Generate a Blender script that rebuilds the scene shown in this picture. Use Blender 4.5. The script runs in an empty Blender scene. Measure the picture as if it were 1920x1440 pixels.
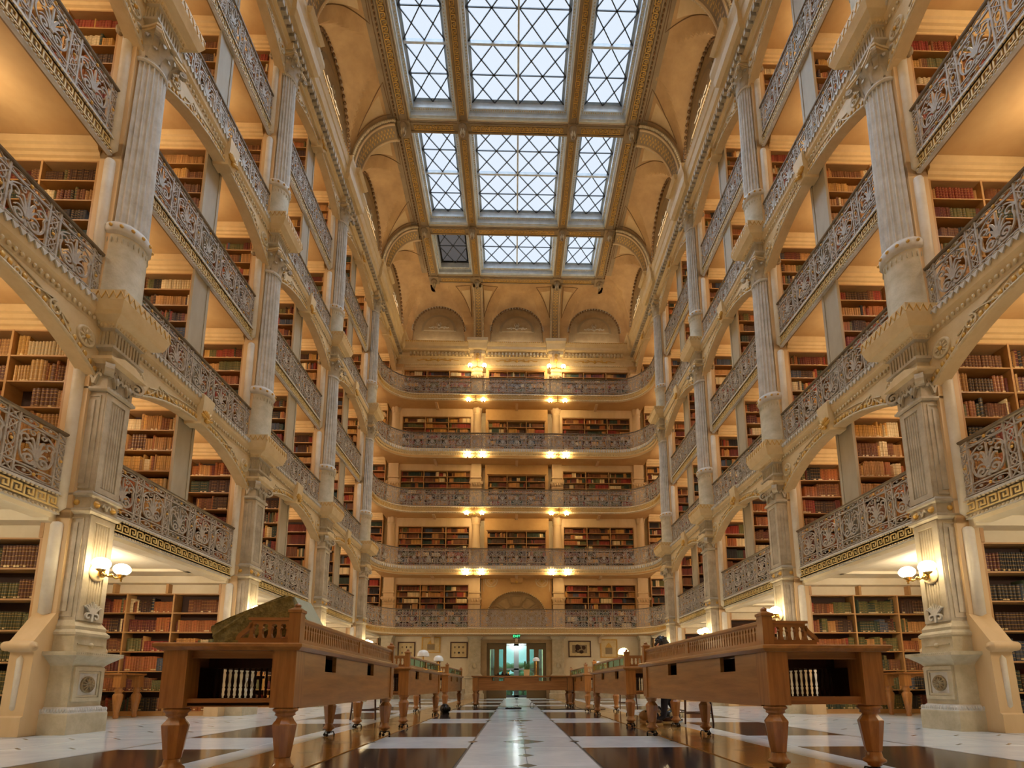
import bpy, math, random
import numpy as np
from mathutils import Vector, Matrix
rnd = random.Random(7)
PI = math.pi
SC = bpy.context.scene
COL = SC.collection

# ------------------------------------------------------------------ camera, world, exposure
CAMX = -0.10
F_PX, PITCH, U0, V0, YAW, ROLL, CAMZ = 930.0, .1522, 985.5, 1142.6, -.023, -.0019, .58
def cam_axes():
    cy, sy, cp, sp, cr, sr = math.cos(YAW), math.sin(YAW), math.cos(PITCH), math.sin(PITCH), math.cos(ROLL), math.sin(ROLL)
    fwd = Vector((-sy*cp, cy*cp, sp)); right = Vector((cy, sy, 0)); up = right.cross(fwd)
    return right*cr + up*sr, up*cr - right*sr, fwd
cd = bpy.data.cameras.new('camera'); cam = bpy.data.objects.new('camera', cd); COL.objects.link(cam)
R_, U_, F_ = cam_axes()
mw = Matrix.Identity(4)
for i in range(3):
    mw[i][0], mw[i][1], mw[i][2] = R_[i], U_[i], -F_[i]
mw.translation = (CAMX, 0, CAMZ)
cam.matrix_world = mw
cd.sensor_width = 36; cd.sensor_fit = 'HORIZONTAL'; cd.lens = 36*F_PX/1920
cd.shift_x = (960-U0)/1920; cd.shift_y = (V0-720)/1920
cd.clip_start = .05; cd.clip_end = 200
SC.camera = cam
def project(p):
    d = Vector(p) - Vector((CAMX, 0, CAMZ)); w = d.dot(F_)
    if w < .05: return None
    return U0 + F_PX*d.dot(R_)/w, V0 - F_PX*d.dot(U_)/w, w

SC.view_settings.view_transform = 'Standard'
SC.view_settings.look = 'None'
SC.view_settings.gamma = 1.0
SC.view_settings.use_curve_mapping = False
SC.view_settings.exposure = 0.6
cy_ = SC.cycles
cy_.max_bounces = 6; cy_.diffuse_bounces = 4; cy_.glossy_bounces = 3; cy_.transmission_bounces = 4; cy_.transparent_max_bounces = 8
cy_.caustics_reflective = False; cy_.caustics_refractive = False
cy_.sample_clamp_indirect = 4.0
cy_.use_denoising = True

W = bpy.data.worlds.new('sky'); SC.world = W; W.use_nodes = True
bgn = W.node_tree.nodes['Background']
bgn.inputs[0].default_value = (.94, .962, 1.0, 1); bgn.inputs[1].default_value = .76
sund = bpy.data.lights.new('hazy_sun', 'SUN'); sund.energy = 12.0; sund.angle = math.radians(100); sund.color = (.74, .87, 1.0)
suno = bpy.data.objects.new('hazy_sun', sund); COL.objects.link(suno); suno.rotation_euler = (math.radians(-14), 0, 0); suno.location = (0, 10, 30)

# light levels (watts)
L_ALCOVE, L_GROUND, L_COVE = 15, 38, 13
WARM = (1.0, .84, .64); WARM2 = (1.0, .86, .68)

# ------------------------------------------------------------------ materials
def lin(c):
    return tuple(((x/255)/12.92 if x/255 <= .04045 else ((x/255+.055)/1.055)**2.4) for x in c)
def mat(name, col, rough=.6, metal=0.0, col2=None, nscale=6.0, namt=.6, bump=0.0, bscale=40.0, stretch=(1,1,1), rand=0.0, spec=None, coat=0.0, detail=4.0):
    m = bpy.data.materials.new(name); m.use_nodes = True
    nt = m.node_tree; b = nt.nodes['Principled BSDF']
    c = lin(col)
    b.inputs['Base Color'].default_value = (*c, 1); b.inputs['Roughness'].default_value = rough; b.inputs['Metallic'].default_value = metal
    if spec is not None: b.inputs['Specular IOR Level'].default_value = spec
    if coat: b.inputs['Coat Weight'].default_value = coat; b.inputs['Coat Roughness'].default_value = .12
    if col2 is not None or bump:
        tc = nt.nodes.new('ShaderNodeTexCoord'); mp = nt.nodes.new('ShaderNodeMapping'); mp.inputs['Scale'].default_value = stretch
        nt.links.new(tc.outputs['Object'], mp.inputs['Vector'])
        if rand:
            oi = nt.nodes.new('ShaderNodeObjectInfo'); mu = nt.nodes.new('ShaderNodeMath'); mu.operation = 'MULTIPLY'; mu.inputs[1].default_value = 37.0
            nt.links.new(oi.outputs['Random'], mu.inputs[0]); nt.links.new(mu.outputs[0], mp.inputs['Location'])
    if col2 is not None:
        n = nt.nodes.new('ShaderNodeTexNoise'); n.inputs['Scale'].default_value = nscale; n.inputs['Detail'].default_value = detail; n.inputs['Roughness'].default_value = .65
        nt.links.new(mp.outputs[0], n.inputs['Vector'])
        r = nt.nodes.new('ShaderNodeValToRGB'); r.color_ramp.elements[0].position = .5-.25*namt-.05; r.color_ramp.elements[1].position = .5+.3
        r.color_ramp.elements[0].color = (*lin(col2), 1); r.color_ramp.elements[1].color = (*c, 1)
        nt.links.new(n.outputs['Fac'], r.inputs[0])
        out = r.outputs[0]
        if rand:
            hs = nt.nodes.new('ShaderNodeHueSaturation'); ma = nt.nodes.new('ShaderNodeMapRange'); ma.inputs['To Min'].default_value = 1-rand; ma.inputs['To Max'].default_value = 1+rand
            nt.links.new(oi.outputs['Random'], ma.inputs['Value']); nt.links.new(ma.outputs[0], hs.inputs['Value']); nt.links.new(out, hs.inputs['Color']); out = hs.outputs[0]
        nt.links.new(out, b.inputs['Base Color'])
    if bump:
        n2 = nt.nodes.new('ShaderNodeTexNoise'); n2.inputs['Scale'].default_value = bscale; n2.inputs['Detail'].default_value = 3
        nt.links.new(mp.outputs[0], n2.inputs['Vector'])
        bp = nt.nodes.new('ShaderNodeBump'); bp.inputs['Strength'].default_value = bump; bp.inputs['Distance'].default_value = .01
        nt.links.new(n2.outputs['Fac'], bp.inputs['Height']); nt.links.new(bp.outputs[0], b.inputs['Normal'])
    return m
def emit(name, col, strength):
    m = bpy.data.materials.new(name); m.use_nodes = True; nt = m.node_tree
    b = nt.nodes['Principled BSDF']; b.inputs['Base Color'].default_value = (*lin(col), 1)
    b.inputs['Emission Color'].default_value = (*lin(col), 1); b.inputs['Emission Strength'].default_value = strength
    return m
M = {}
M['iron'] = mat('painted_cast_iron', (204, 192, 168), .5, col2=(146, 132, 108), nscale=3.2, namt=.9, bump=.15, bscale=25)
M['iron_hi'] = mat('pale_painted_iron', (216, 212, 204), .5, col2=(170, 164, 152), nscale=5, namt=.8)
M['stone'] = mat('weathered_stone', (206, 194, 166), .65, col2=(160, 146, 114), nscale=4, namt=1, bump=.3, bscale=30)
M['tan'] = mat('tan_painted_wood', (218, 188, 144), .55, col2=(196, 164, 118), nscale=2.5, namt=.8, stretch=(1, 1, .25))
M['cream'] = mat('cream_moulding', (220, 198, 156), .55, col2=(202, 176, 130), nscale=5, namt=.8)
M['gold'] = mat('gilding', (226, 182, 92), .36, metal=.15, col2=(184, 138, 58), nscale=14, namt=.8)
M['orn'] = mat('ornament_cream', (222, 204, 168), .5, col2=(180, 158, 116), nscale=9, namt=.8)
M['moulding'] = mat('ochre_moulding', (222, 188, 130), .6, col2=(206, 170, 112), nscale=4, namt=.6)
M['plaster'] = mat('ochre_plaster', (208, 168, 108), .8, col2=(184, 142, 86), nscale=1.4, namt=.8, bump=.1, bscale=8)
M['vault'] = mat('vault_plaster', (200, 162, 108), .8, col2=(154, 116, 72), nscale=1.3, namt=1)
M['vaultpale'] = mat('vault_pale_panel', (214, 186, 140), .8, col2=(194, 162, 112), nscale=2, namt=.8)
M['vaultgrey'] = mat('vault_band_grey', (158, 136, 102), .8, col2=(132, 110, 78), nscale=2, namt=.8)
M['dkline'] = mat('brown_line_paint', (120, 88, 52), .8)
M['white'] = mat('white_plaster', (236, 224, 196), .75, col2=(220, 204, 170), nscale=2, namt=.6)
M['shelfw'] = mat('shelf_wood', (200, 158, 102), .5, col2=(168, 122, 72), nscale=5, namt=.8, stretch=(.3, 1, 1))
M['shelfback'] = mat('shelf_back', (58, 36, 22), .8)
M['endpanel'] = mat('grey_end_panel', (178, 166, 142), .55, col2=(152, 138, 112), nscale=2, namt=.7, stretch=(1, 1, .3))
M['rail'] = mat('railing_iron', (188, 178, 164), .5, metal=.1, col2=(136, 126, 114), nscale=14, namt=.8)
M['railtop'] = mat('handrail_iron', (128, 112, 88), .4, metal=.2, col2=(96, 80, 58), nscale=8, namt=.8)
M['wood_z'] = mat('oak_vertical', (182, 126, 66), .33, col2=(122, 76, 34), nscale=5, namt=1, stretch=(6, 6, .5), bump=.05, bscale=30, coat=.25)
M['wood_y'] = mat('oak_lengthwise', (184, 130, 70), .33, col2=(126, 82, 38), nscale=4, namt=1, stretch=(3, .5, 5), bump=.05, bscale=30, coat=.25)
M['wood_x'] = mat('oak_crosswise', (176, 120, 64), .33, col2=(118, 74, 34), nscale=4, namt=1, stretch=(.5, 3, 5), bump=.05, bscale=30, coat=.25)
M['wood_dk'] = mat('dark_oak', (84, 44, 22), .45, col2=(54, 28, 14), nscale=6, namt=1, stretch=(4, 4, .7))
M['keyground'] = mat('brown_key_ground', (150, 116, 62), .6, col2=(126, 94, 48), nscale=8)
M['key'] = mat('pale_gilt_key', (236, 212, 150), .4, col2=(208, 174, 104), nscale=10)
M['white_iron'] = mat('white_painted_iron', (228, 222, 208), .5, col2=(208, 198, 178), nscale=4, namt=.6)
M['black'] = mat('black_iron', (30, 26, 24), .4, metal=.6)
M['brass'] = mat('brass', (206, 160, 80), .25, metal=1.0)
M['marble'] = mat('white_marble', (230, 237, 242), .14, col2=(194, 204, 210), nscale=2.6, namt=.9, rand=.05, detail=8, spec=.6)
M['marble_dk'] = mat('dark_brown_marble', (62, 52, 50), .12, col2=(34, 28, 28), nscale=3.5, namt=1, rand=.12, detail=8, spec=.7)
M['marble_gold'] = mat('ochre_marble', (196, 150, 84), .1, col2=(164, 116, 56), nscale=2.2, namt=1, rand=.07, detail=7, spec=.7)
M['grey_in'] = mat('grey_inlay_marble', (104, 108, 106), .15, col2=(84, 88, 86), nscale=6)
M['grout'] = mat('dark_joint', (96, 90, 84), .5)
M['globe'] = emit('lit_globe', (255, 230, 180), 24.0)
M['globe2'] = emit('lit_globe_far', (255, 222, 160), 60.0)
M['skyframe'] = mat('skylight_frame', (214, 222, 228), .45, col2=(180, 190, 198), nscale=5)
M['lead'] = mat('lead_bar', (62, 66, 72), .5, metal=.3)
M['tympanum'] = mat('tympanum_brown', (176, 150, 110), .8, col2=(146, 122, 86), nscale=3)
M['tymp2'] = mat('tympanum_panel', (144, 126, 96), .8)
M['bronze'] = mat('bronze_boss', (176, 158, 122), .35, metal=.2, col2=(120, 102, 72), nscale=10)
M['paper'] = mat('paper', (226, 206, 160), .8, col2=(206, 182, 130), nscale=6)
M['doorw'] = mat('olive_brown_door', (104, 84, 52), .5)
M['jeans'] = mat('dark_jeans', (36, 40, 58), .8)
M['skin'] = mat('skin', (196, 138, 106), .55)
M['hair'] = mat('black_hair', (26, 22, 20), .55)
M['shirt'] = mat('dark_shirt', (52, 54, 60), .8)
M['foam'] = mat('olive_foam', (156, 140, 84), .9, col2=(104, 92, 50), nscale=34, namt=.2, bump=1.0, bscale=34)
M['foam2'] = mat('pale_grey_green_board', (166, 172, 150), .8)
M['leaf'] = mat('leaf_green', (64, 110, 62), .5, col2=(40, 80, 40), nscale=9)
M['green_sign'] = emit('green_exit_sign', (60, 220, 130), 2.2)
M['glassw'] = mat('milk_glass', (232, 236, 234), .25)
def glass(name, tint, gl=.012):
    m = bpy.data.materials.new(name); m.use_nodes = True; nt = m.node_tree; nt.nodes.clear()
    o = nt.nodes.new('ShaderNodeOutputMaterial'); t = nt.nodes.new('ShaderNodeBsdfTransparent'); g = nt.nodes.new('ShaderNodeBsdfGlossy'); x = nt.nodes.new('ShaderNodeMixShader')
    t.inputs[0].default_value = (*lin(tint), 1); g.inputs['Roughness'].default_value = .25; x.inputs[0].default_value = gl
    nt.links.new(t.outputs[0], x.inputs[1]); nt.links.new(g.outputs[0], x.inputs[2]); nt.links.new(x.outputs[0], o.inputs[0])
    return m
M['glass'] = glass('skylight_glass', (238, 243, 248)); M['glass_smoky'] = glass('smoky_skylight_glass', (150, 146, 144)); M['door_glass'] = glass('door_glass', (196, 226, 224), .1)

# ------------------------------------------------------------------ mesh builder
class MB:
    def __init__(s): s.v = []; s.f = []; s.m = []; s.s = []; s.T = None
    def add(s, vs, fs, m=0, smooth=False):
        n = len(s.v)
        if s.T is not None: T = s.T; vs = [T @ Vector(v) for v in vs]
        s.v.extend(tuple(v) for v in vs); s.f.extend(tuple(i+n for i in f) for f in fs)
        s.m.extend([m]*len(fs)); s.s.extend([smooth]*len(fs))
    def box(s, x0, x1, y0, y1, z0, z1, m=0):
        s.add([(x0,y0,z0),(x1,y0,z0),(x1,y1,z0),(x0,y1,z0),(x0,y0,z1),(x1,y0,z1),(x1,y1,z1),(x0,y1,z1)],
              [(3,2,1,0),(4,5,6,7),(0,1,5,4),(1,2,6,5),(2,3,7,6),(3,0,4,7)], m)
    def rects(s, prof, m=0, cx=0, cy=0):
        """stack of mitred rectangles: prof = [(x0,x1,y0,y1,z)...] bottom to top, closed"""
        vs = []; fs = []
        for (x0,x1,y0,y1,z) in prof: vs += [(cx+x0,cy+y0,z),(cx+x1,cy+y0,z),(cx+x1,cy+y1,z),(cx+x0,cy+y1,z)]
        for k in range(len(prof)-1):
            a = 4*k
            for i in range(4): j = (i+1) % 4; fs.append((a+i,a+j,a+4+j,a+4+i))
        fs.append((3,2,1,0)); t = 4*(len(prof)-1); fs.append((t,t+1,t+2,t+3))
        s.add(vs, fs, m)
    def prism(s, poly, a0, a1, axis='y', m=0, smooth=False):
        """poly: 2D points; axis 'y': (x,z), 'x': (y,z), 'z': (x,y)"""
        n = len(poly)
        def P(p, a): return (p[0],a,p[1]) if axis == 'y' else ((a,p[0],p[1]) if axis == 'x' else (p[0],p[1],a))
        vs = [P(p,a0) for p in poly]+[P(p,a1) for p in poly]
        fs = [(i,(i+1)%n,n+(i+1)%n,n+i) for i in range(n)]
        s.add(vs, fs, m, smooth); s.add(vs, [tuple(range(n-1,-1,-1)), tuple(range(n,2*n))], m)
    def lathe(s, prof, n=16, cx=0, cy=0, m=0, smooth=True, flute=0, fd=0.0, a0=0.0, a1=2*PI, cap=True):
        full = abs(a1-a0-2*PI) < 1e-6
        k = n if full else n+1
        vs = []; fs = []
        for (r,z) in prof:
            for i in range(k):
                a = a0+(a1-a0)*i/n
                rr = r - (fd*(.5-.5*math.cos(a*flute))**.6 if flute else 0)
                vs.append((cx+rr*math.cos(a), cy+rr*math.sin(a), z))
        for j in range(len(prof)-1):
            for i in range(n):
                i2 = (i+1) % k
                fs.append((j*k+i, j*k+i2, (j+1)*k+i2, (j+1)*k+i))
        s.add(vs, fs, m, smooth)
        if cap and full:
            if prof[0][0] > 1e-4: s.add(vs[:k], [tuple(range(k-1,-1,-1))], m)
            if prof[-1][0] > 1e-4: s.add(vs[-k:], [tuple(range(k))], m)
    def ball(s, c, r, m=0, n=8, k=5):
        if not isinstance(r, tuple): r = (r,r,r)
        vs = []; fs = []
        for j in range(k+1):
            t = PI*j/k
            for i in range(n):
                a = 2*PI*i/n
                vs.append((c[0]+r[0]*math.sin(t)*math.cos(a), c[1]+r[1]*math.sin(t)*math.sin(a), c[2]-r[2]*math.cos(t)))
        for j in range(k):
            for i in range(n):
                i2 = (i+1) % n
                a,b,c2,d = j*n+i, j*n+i2, (j+1)*n+i2, (j+1)*n+i
                fs.append((a,c2,d) if j == 0 else ((a,b,d) if j == k-1 else (a,b,c2,d)))
        s.add(vs, fs, m, True)
    def ribbon(s, pts, w, t, m=0, y=0.0, w1=None):
        """flat bar following 2D pts in the XZ plane, width w, thickness t about y"""
        n = len(pts); vs = []; fs = []
        for i in range(n):
            p = pts[i]; a = pts[max(0,i-1)]; b = pts[min(n-1,i+1)]
            dx,dz = b[0]-a[0], b[1]-a[1]; L = math.hypot(dx,dz) or 1
            ww = w if w1 is None else w+(w1-w)*i/(n-1)
            ox,oz = -dz/L*ww/2, dx/L*ww/2
            vs += [(p[0]+ox,y-t/2,p[1]+oz),(p[0]-ox,y-t/2,p[1]-oz),(p[0]-ox,y+t/2,p[1]-oz),(p[0]+ox,y+t/2,p[1]+oz)]
        for i in range(n-1):
            a = 4*i
            for q in range(4): r = (q+1) % 4; fs.append((a+q,a+r,a+4+r,a+4+q))
        fs += [(3,2,1,0),(4*n-4,4*n-3,4*n-2,4*n-1)]
        s.add(vs, fs, m)
    def tube(s, path, r, n=6, m=0, r1=None):
        vs = []; fs = []; N = len(path); P = [Vector(p) for p in path]
        up0 = Vector((0,0,1))
        for i in range(N):
            d = (P[min(N-1,i+1)]-P[max(0,i-1)]).normalized()
            a = d.cross(up0)
            if a.length < 1e-3: a = Vector((1,0,0))
            a.normalize(); b = d.cross(a)
            rr = r if r1 is None else r+(r1-r)*i/(N-1)
            for k in range(n):
                t = 2*PI*k/n; vs.append(P[i]+a*(rr*math.cos(t))+b*(rr*math.sin(t)))
        for i in range(N-1):
            for k in range(n):
                k2 = (k+1) % n; fs.append((i*n+k,i*n+k2,(i+1)*n+k2,(i+1)*n+k))
        s.add(vs, fs, m, True); s.add(vs, [tuple(range(n)), tuple(range((N-1)*n+n-1,(N-1)*n-1,-1))], m)
    def sweep(s, prof, path, m=0, closed=False):
        """prof [(offset to the left of travel... along normal, z)], path [(x,y)] in plan; normal = left of the direction of travel"""
        N = len(path); K = len(prof); vs = []; fs = []
        for i in range(N):
            a = path[max(0,i-1)]; b = path[min(N-1,i+1)]
            dx,dy = b[0]-a[0], b[1]-a[1]; L = math.hypot(dx,dy) or 1
            nx,ny = -dy/L, dx/L
            for (o,z) in prof: vs.append((path[i][0]+nx*o, path[i][1]+ny*o, z))
        for i in range(N-1):
            for k in range(K):
                k2 = (k+1) % K; fs.append((i*K+k,i*K+k2,(i+1)*K+k2,(i+1)*K+k))
        fs += [tuple(range(K-1,-1,-1)), tuple(range((N-1)*K, N*K))]
        s.add(vs, fs, m)
    def build(s, name, mats):
        me = bpy.data.meshes.new(name); me.from_pydata(s.v, [], s.f)
        for x in (mats if isinstance(mats, (list,tuple)) else [mats]): me.materials.append(M[x] if isinstance(x,str) else x)
        me.polygons.foreach_set('material_index', s.m); me.polygons.foreach_set('use_smooth', s.s)
        me.validate(verbose=False); me.update()
        return me
def spiral(cx, cz, r0, r1, a0, a1, n=12):
    return [(cx+(r0+(r1-r0)*i/n)*math.cos(a0+(a1-a0)*i/n), cz+(r0+(r1-r0)*i/n)*math.sin(a0+(a1-a0)*i/n)) for i in range(n+1)]
def bez(p0, p1, p2, p3, n=10):
    o = []
    for i in range(n+1):
        t = i/n; u = 1-t
        o.append((u**3*p0[0]+3*u*u*t*p1[0]+3*u*t*t*p2[0]+t**3*p3[0], u**3*p0[1]+3*u*u*t*p1[1]+3*u*t*t*p2[1]+t**3*p3[1]))
    return o
def flipx(pts): return [(-a,b) for a,b in pts]

# ------------------------------------------------------------------ object helpers
def obj(name, mesh, parent=None, loc=(0,0,0), rz=0.0, scale=None, **props):
    o = bpy.data.objects.new(name, mesh); COL.objects.link(o)
    o.location = loc
    if rz: o.rotation_euler = (0,0,rz)
    if scale: o.scale = scale
    if parent is not None: o.parent = parent
    for k,v in props.items(): o[k] = v
    return o
def empty(name, loc=(0,0,0), rz=0.0, label=None, cat=None, group=None, kind='thing', parent=None):
    o = bpy.data.objects.new(name, None); COL.objects.link(o); o.location = loc; o.rotation_euler = (0,0,rz); o.empty_display_size = .1
    if label: o['label'] = label
    if cat: o['category'] = cat
    if group: o['group'] = group
    if kind: o['kind'] = kind
    if parent is not None: o.parent = parent
    return o
def lamp(name, kind, loc, energy, col, size=.1, rot=None, size_y=None):
    l = bpy.data.lights.new(name, kind); l.energy = energy; l.color = col
    if kind == 'AREA':
        l.size = size
        if size_y: l.shape = 'RECTANGLE'; l.size_y = size_y
    else: l.shadow_soft_size = size
    o = bpy.data.objects.new(name, l); COL.objects.link(o); o.location = loc
    if rot: o.rotation_euler = rot
    return o

ORD = ['zeroth','first','second','third','fourth','fifth','sixth','seventh','eighth','ninth','tenth','eleventh','twelfth','thirteenth','fourteenth','fifteenth','sixteenth','seventeenth','eighteenth','nineteenth','twentieth']
PY = [2.62+3.9*k for k in range(6)]            # pier centres along the hall
AX = 5.80                                       # pier axis from the nave centre
ZR = [0.0, 3.03, 5.74, 8.46, 11.17, 13.88]      # railing base of each gallery
CEIL = [2.80, 5.70, 8.42, 11.13, 13.84, 16.42]  # ceiling above each storey
SIDES = ((-1,'left'),(1,'right'))
YE, YW, XO = 21.2, 22.35, 9.2                   # end railing, end wall, outer walls
# ------------------------------------------------------------------ floor of marble slabs
def make_floor():
    b = MB(); b.box(-9.3, 9.3, -3.2, 24.6, -.12, -.012)
    root = obj('floor', b.build('floor', 'grout'), kind='structure')
    cache = {}
    def slab(x0, x1, y0, y1, m, g=.004):
        w, d = round(x1-x0-g, 3), round(y1-y0-g, 3)
        if w <= .01 or d <= .01: return
        k = (w, d, m)
        if k not in cache:
            q = MB(); h = .0015
            q.rects([(-w/2, w/2, -d/2, d/2, -.03), (-w/2, w/2, -d/2, d/2, -h), (-w/2+h, w/2-h, -d/2+h, d/2-h, 0)])
            cache[k] = q.build('marble_slab', m)
        obj('marble_slab', cache[k], root, ((x0+x1)/2, (y0+y1)/2, 0))
    per, c0, hb = 3.13, 5.33, .515
    rows = []
    for k in range(-3, 6):
        c = c0+per*k
        rows += [(c-hb, c+hb, 'l'), (c+hb, c+per-hb, 'd')]
    rows = [(max(a, -3.0), min(b2, 22.2), t) for a, b2, t in rows if b2 > -3 and a < 22.2]
    for y0, y1, t in rows:
        for s in (-1, 1):
            def X(a, b2): return (min(s*a, s*b2), max(s*a, s*b2))
            ym = (y0+y1)/2
            if t == 'd': 
                for ya, yb in ((y0, ym), (ym, y1)): slab(*X(0, .52), ya, yb, 'marble')
            else: slab(*X(0, .52), y0, y1, 'marble')
            if t == 'd': slab(*X(.54, 1.57), y0, y1, 'marble_dk')
            else: slab(*X(.54, 1.57), y0, y1, 'marble')
            for ya, yb in ((y0, ym), (ym, y1)) if t == 'd' else ((y0, y1),):
                slab(*X(1.60, 2.30), ya, yb, 'marble_gold')
                slab(*X(2.30, 2.60), ya, yb, 'marble')
            if t == 'd': slab(*X(2.60, 3.76), y0, y1, 'marble_dk')
            else: slab(*X(2.60, 3.76), y0, y1, 'marble')
            # paved aisle in smaller slabs
            n = 2 if t == 'd' else 1
            for q in range(n):
                ya, yb = y0+(y1-y0)*q/n, y0+(y1-y0)*(q+1)/n
                for xa, xb in ((3.80, 4.80), (4.80, 5.78), (5.83, 7.0), (7.0, 8.1), (8.1, 9.2)): slab(*X(xa, xb), ya, yb, 'marble')
    # inlaid diamonds and dashes
    def dia(hx, hy): q = MB(); q.prism([(-hx,0),(0,-hy),(hx,0),(0,hy)], -.01, .0006, 'z'); return q.build('diamond_inlay', 'grey_in')
    big, sm, edge = dia(.217, .23), dia(.07, .09), dia(.055, .1)
    for k in range(-1, 6):
        y = c0+per*k
        if y > 22: continue
        obj('diamond_inlay', big, root, (0, y, 0))
        for dy in (-.52, .52, 1.05, 1.565, 2.1): obj('diamond_inlay', sm, root, (0, y+dy, 0))
        for s in (-1, 1):
            obj('diamond_inlay', edge, root, (s*.53, y, 0)); obj('diamond_inlay', edge, root, (s*1.585, y, 0))
            obj('diamond_inlay', big, root, (s*1.95, y, .0), scale=(.9,.8,1)); obj('diamond_inlay', sm, root, (s*1.95, y-.75, 0))
    q = MB(); q.box(-.012, .012, -.095, .095, -.01, .0006); dash = q.build('dash_inlay', 'grey_in')
    for s in (-1, 1):
        k = 0; y = 3.2
        while y < 20:
            for x in (4.27, 4.77, 5.27):
                xx = x+(.25 if k % 2 else 0)
                if xx < 5.7: obj('dash_inlay', dash, root, (s*xx, y, 0), rz=-s*math.radians(52))
            y += .86; k += 1
    q = MB(); q.box(-.02, .02, -3, 22.1, -.01, .0004); ln = q.build('dark_border_strip', 'grout')
    for s in (-1, 1):
        for x in (5.80, 3.78): obj('dark_border_strip', ln, root, (s*x, 0, 0))
    return root
floor = make_floor()

# ------------------------------------------------------------------ walls
def box_struct(name, m, boxes, kind='structure'):
    b = MB()
    for x in boxes: b.box(*x)
    return obj(name, b.build(name, m), kind=kind)
for s, nm in SIDES:
    box_struct('wall_'+nm, 'white', [(min(s*XO, s*(XO+.3)), max(s*XO, s*(XO+.3)), -3.2, 24.6, 0, 20.6)])
box_struct('wall_front', 'plaster', [(-9.2, 9.2, -3.4, -3.1, 0, 20.6)])
DW, DH = 1.33, 2.48
wall_end = box_struct('wall_end', 'white', [(-9.2, -DW, YW, YW+.4, 0, 3.0), (DW, 9.2, YW, YW+.4, 0, 3.0), (-DW, DW, YW, YW+.4, DH, 3.0), (-9.2, 9.2, YW, YW+.4, 3.0, 20.6)])
# gallery floors over the alcoves, one per storey and side; the underside is the alcove ceiling
gallery_floors = {}
for s, nm in SIDES:
    for g in range(1, 7):
        z0 = CEIL[g-1]; z1 = ZR[g] if g < 6 else 16.75
        b = MB()
        b.box(min(s*5.96, s*XO), max(s*5.96, s*XO), -3.1, YW, z0, z1)
        o = obj('gallery_floor' if g < 6 else 'ceiling_alcove', b.build('gallery_floor', 'white' if g == 1 else 'plaster'), kind='structure')
        gallery_floors[(g, s)] = o
        if g == 1:    # coffer beams under the lowest gallery
            q = MB()
            for k in range(5):
                ya, yb = PY[k]+.35, PY[k+1]-.35
                q.box(min(s*6.0, s*9.1), max(s*6.0, s*9.1), ya-.28, ya, z0-.14, z0); q.box(min(s*6.0, s*9.1), max(s*6.0, s*9.1), yb, yb+.28, z0-.14, z0)
                q.box(min(s*5.97, s*6.2), max(s*5.97, s*6.2), ya, yb, z0-.10, z0); q.box(min(s*8.4, s*8.6), max(s*8.4, s*8.6), ya, yb, z0-.10, z0)
            for k in range(5):
                ya, yb = PY[k]+.9, PY[k+1]-.9
                for (xa_, xb_, y0_, y1_) in ((6.35, 8.2, ya, ya+.09), (6.35, 8.2, yb-.09, yb), (6.35, 6.44, ya, yb), (8.11, 8.2, ya, yb)): q.box(min(s*xa_, s*xb_), max(s*xa_, s*xb_), y0_, y1_, z0-.05, z0)
            obj('coffer_beam', q.build('coffer_beam', 'white'), o)

# ------------------------------------------------------------------ vault (cove with side lunettes)
ZB_ = 19.40
SPX, RX, Z0, RZ_ = 5.55, 1.42, 17.45, 2.0
BAYC = [PY[k]+1.95 for k in range(-0, 5)]
ENDC = (-3.85, 0.0, 3.85)
def cove(t):
    t = min(max(t, 0), RX)/RX
    return Z0+RZ_*math.sqrt(max(0, 1-(1-t)**2))
def zvault(x, y):
    s, e = SPX-abs(x), YW-.02-y
    z = min(cove(s), cove(e))
    if s < RX+.02:
        for yb in BAYC:
            r = 1.42+.16*max(s, 0)
            if abs(y-yb) < r: z = max(z, min(Z0+.30+.1*max(s, 0)+math.sqrt(r*r-(y-yb)**2), Z0+RZ_-.01))
    if e < RX+.02:
        for xb in ENDC:
            r = 1.27+.2*max(e, 0)
            if abs(x-xb) < r: z = max(z, min(Z0+.50+.1*max(e, 0)+math.sqrt(r*r-(x-xb)**2), Z0+RZ_-.01))
    return z
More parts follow.
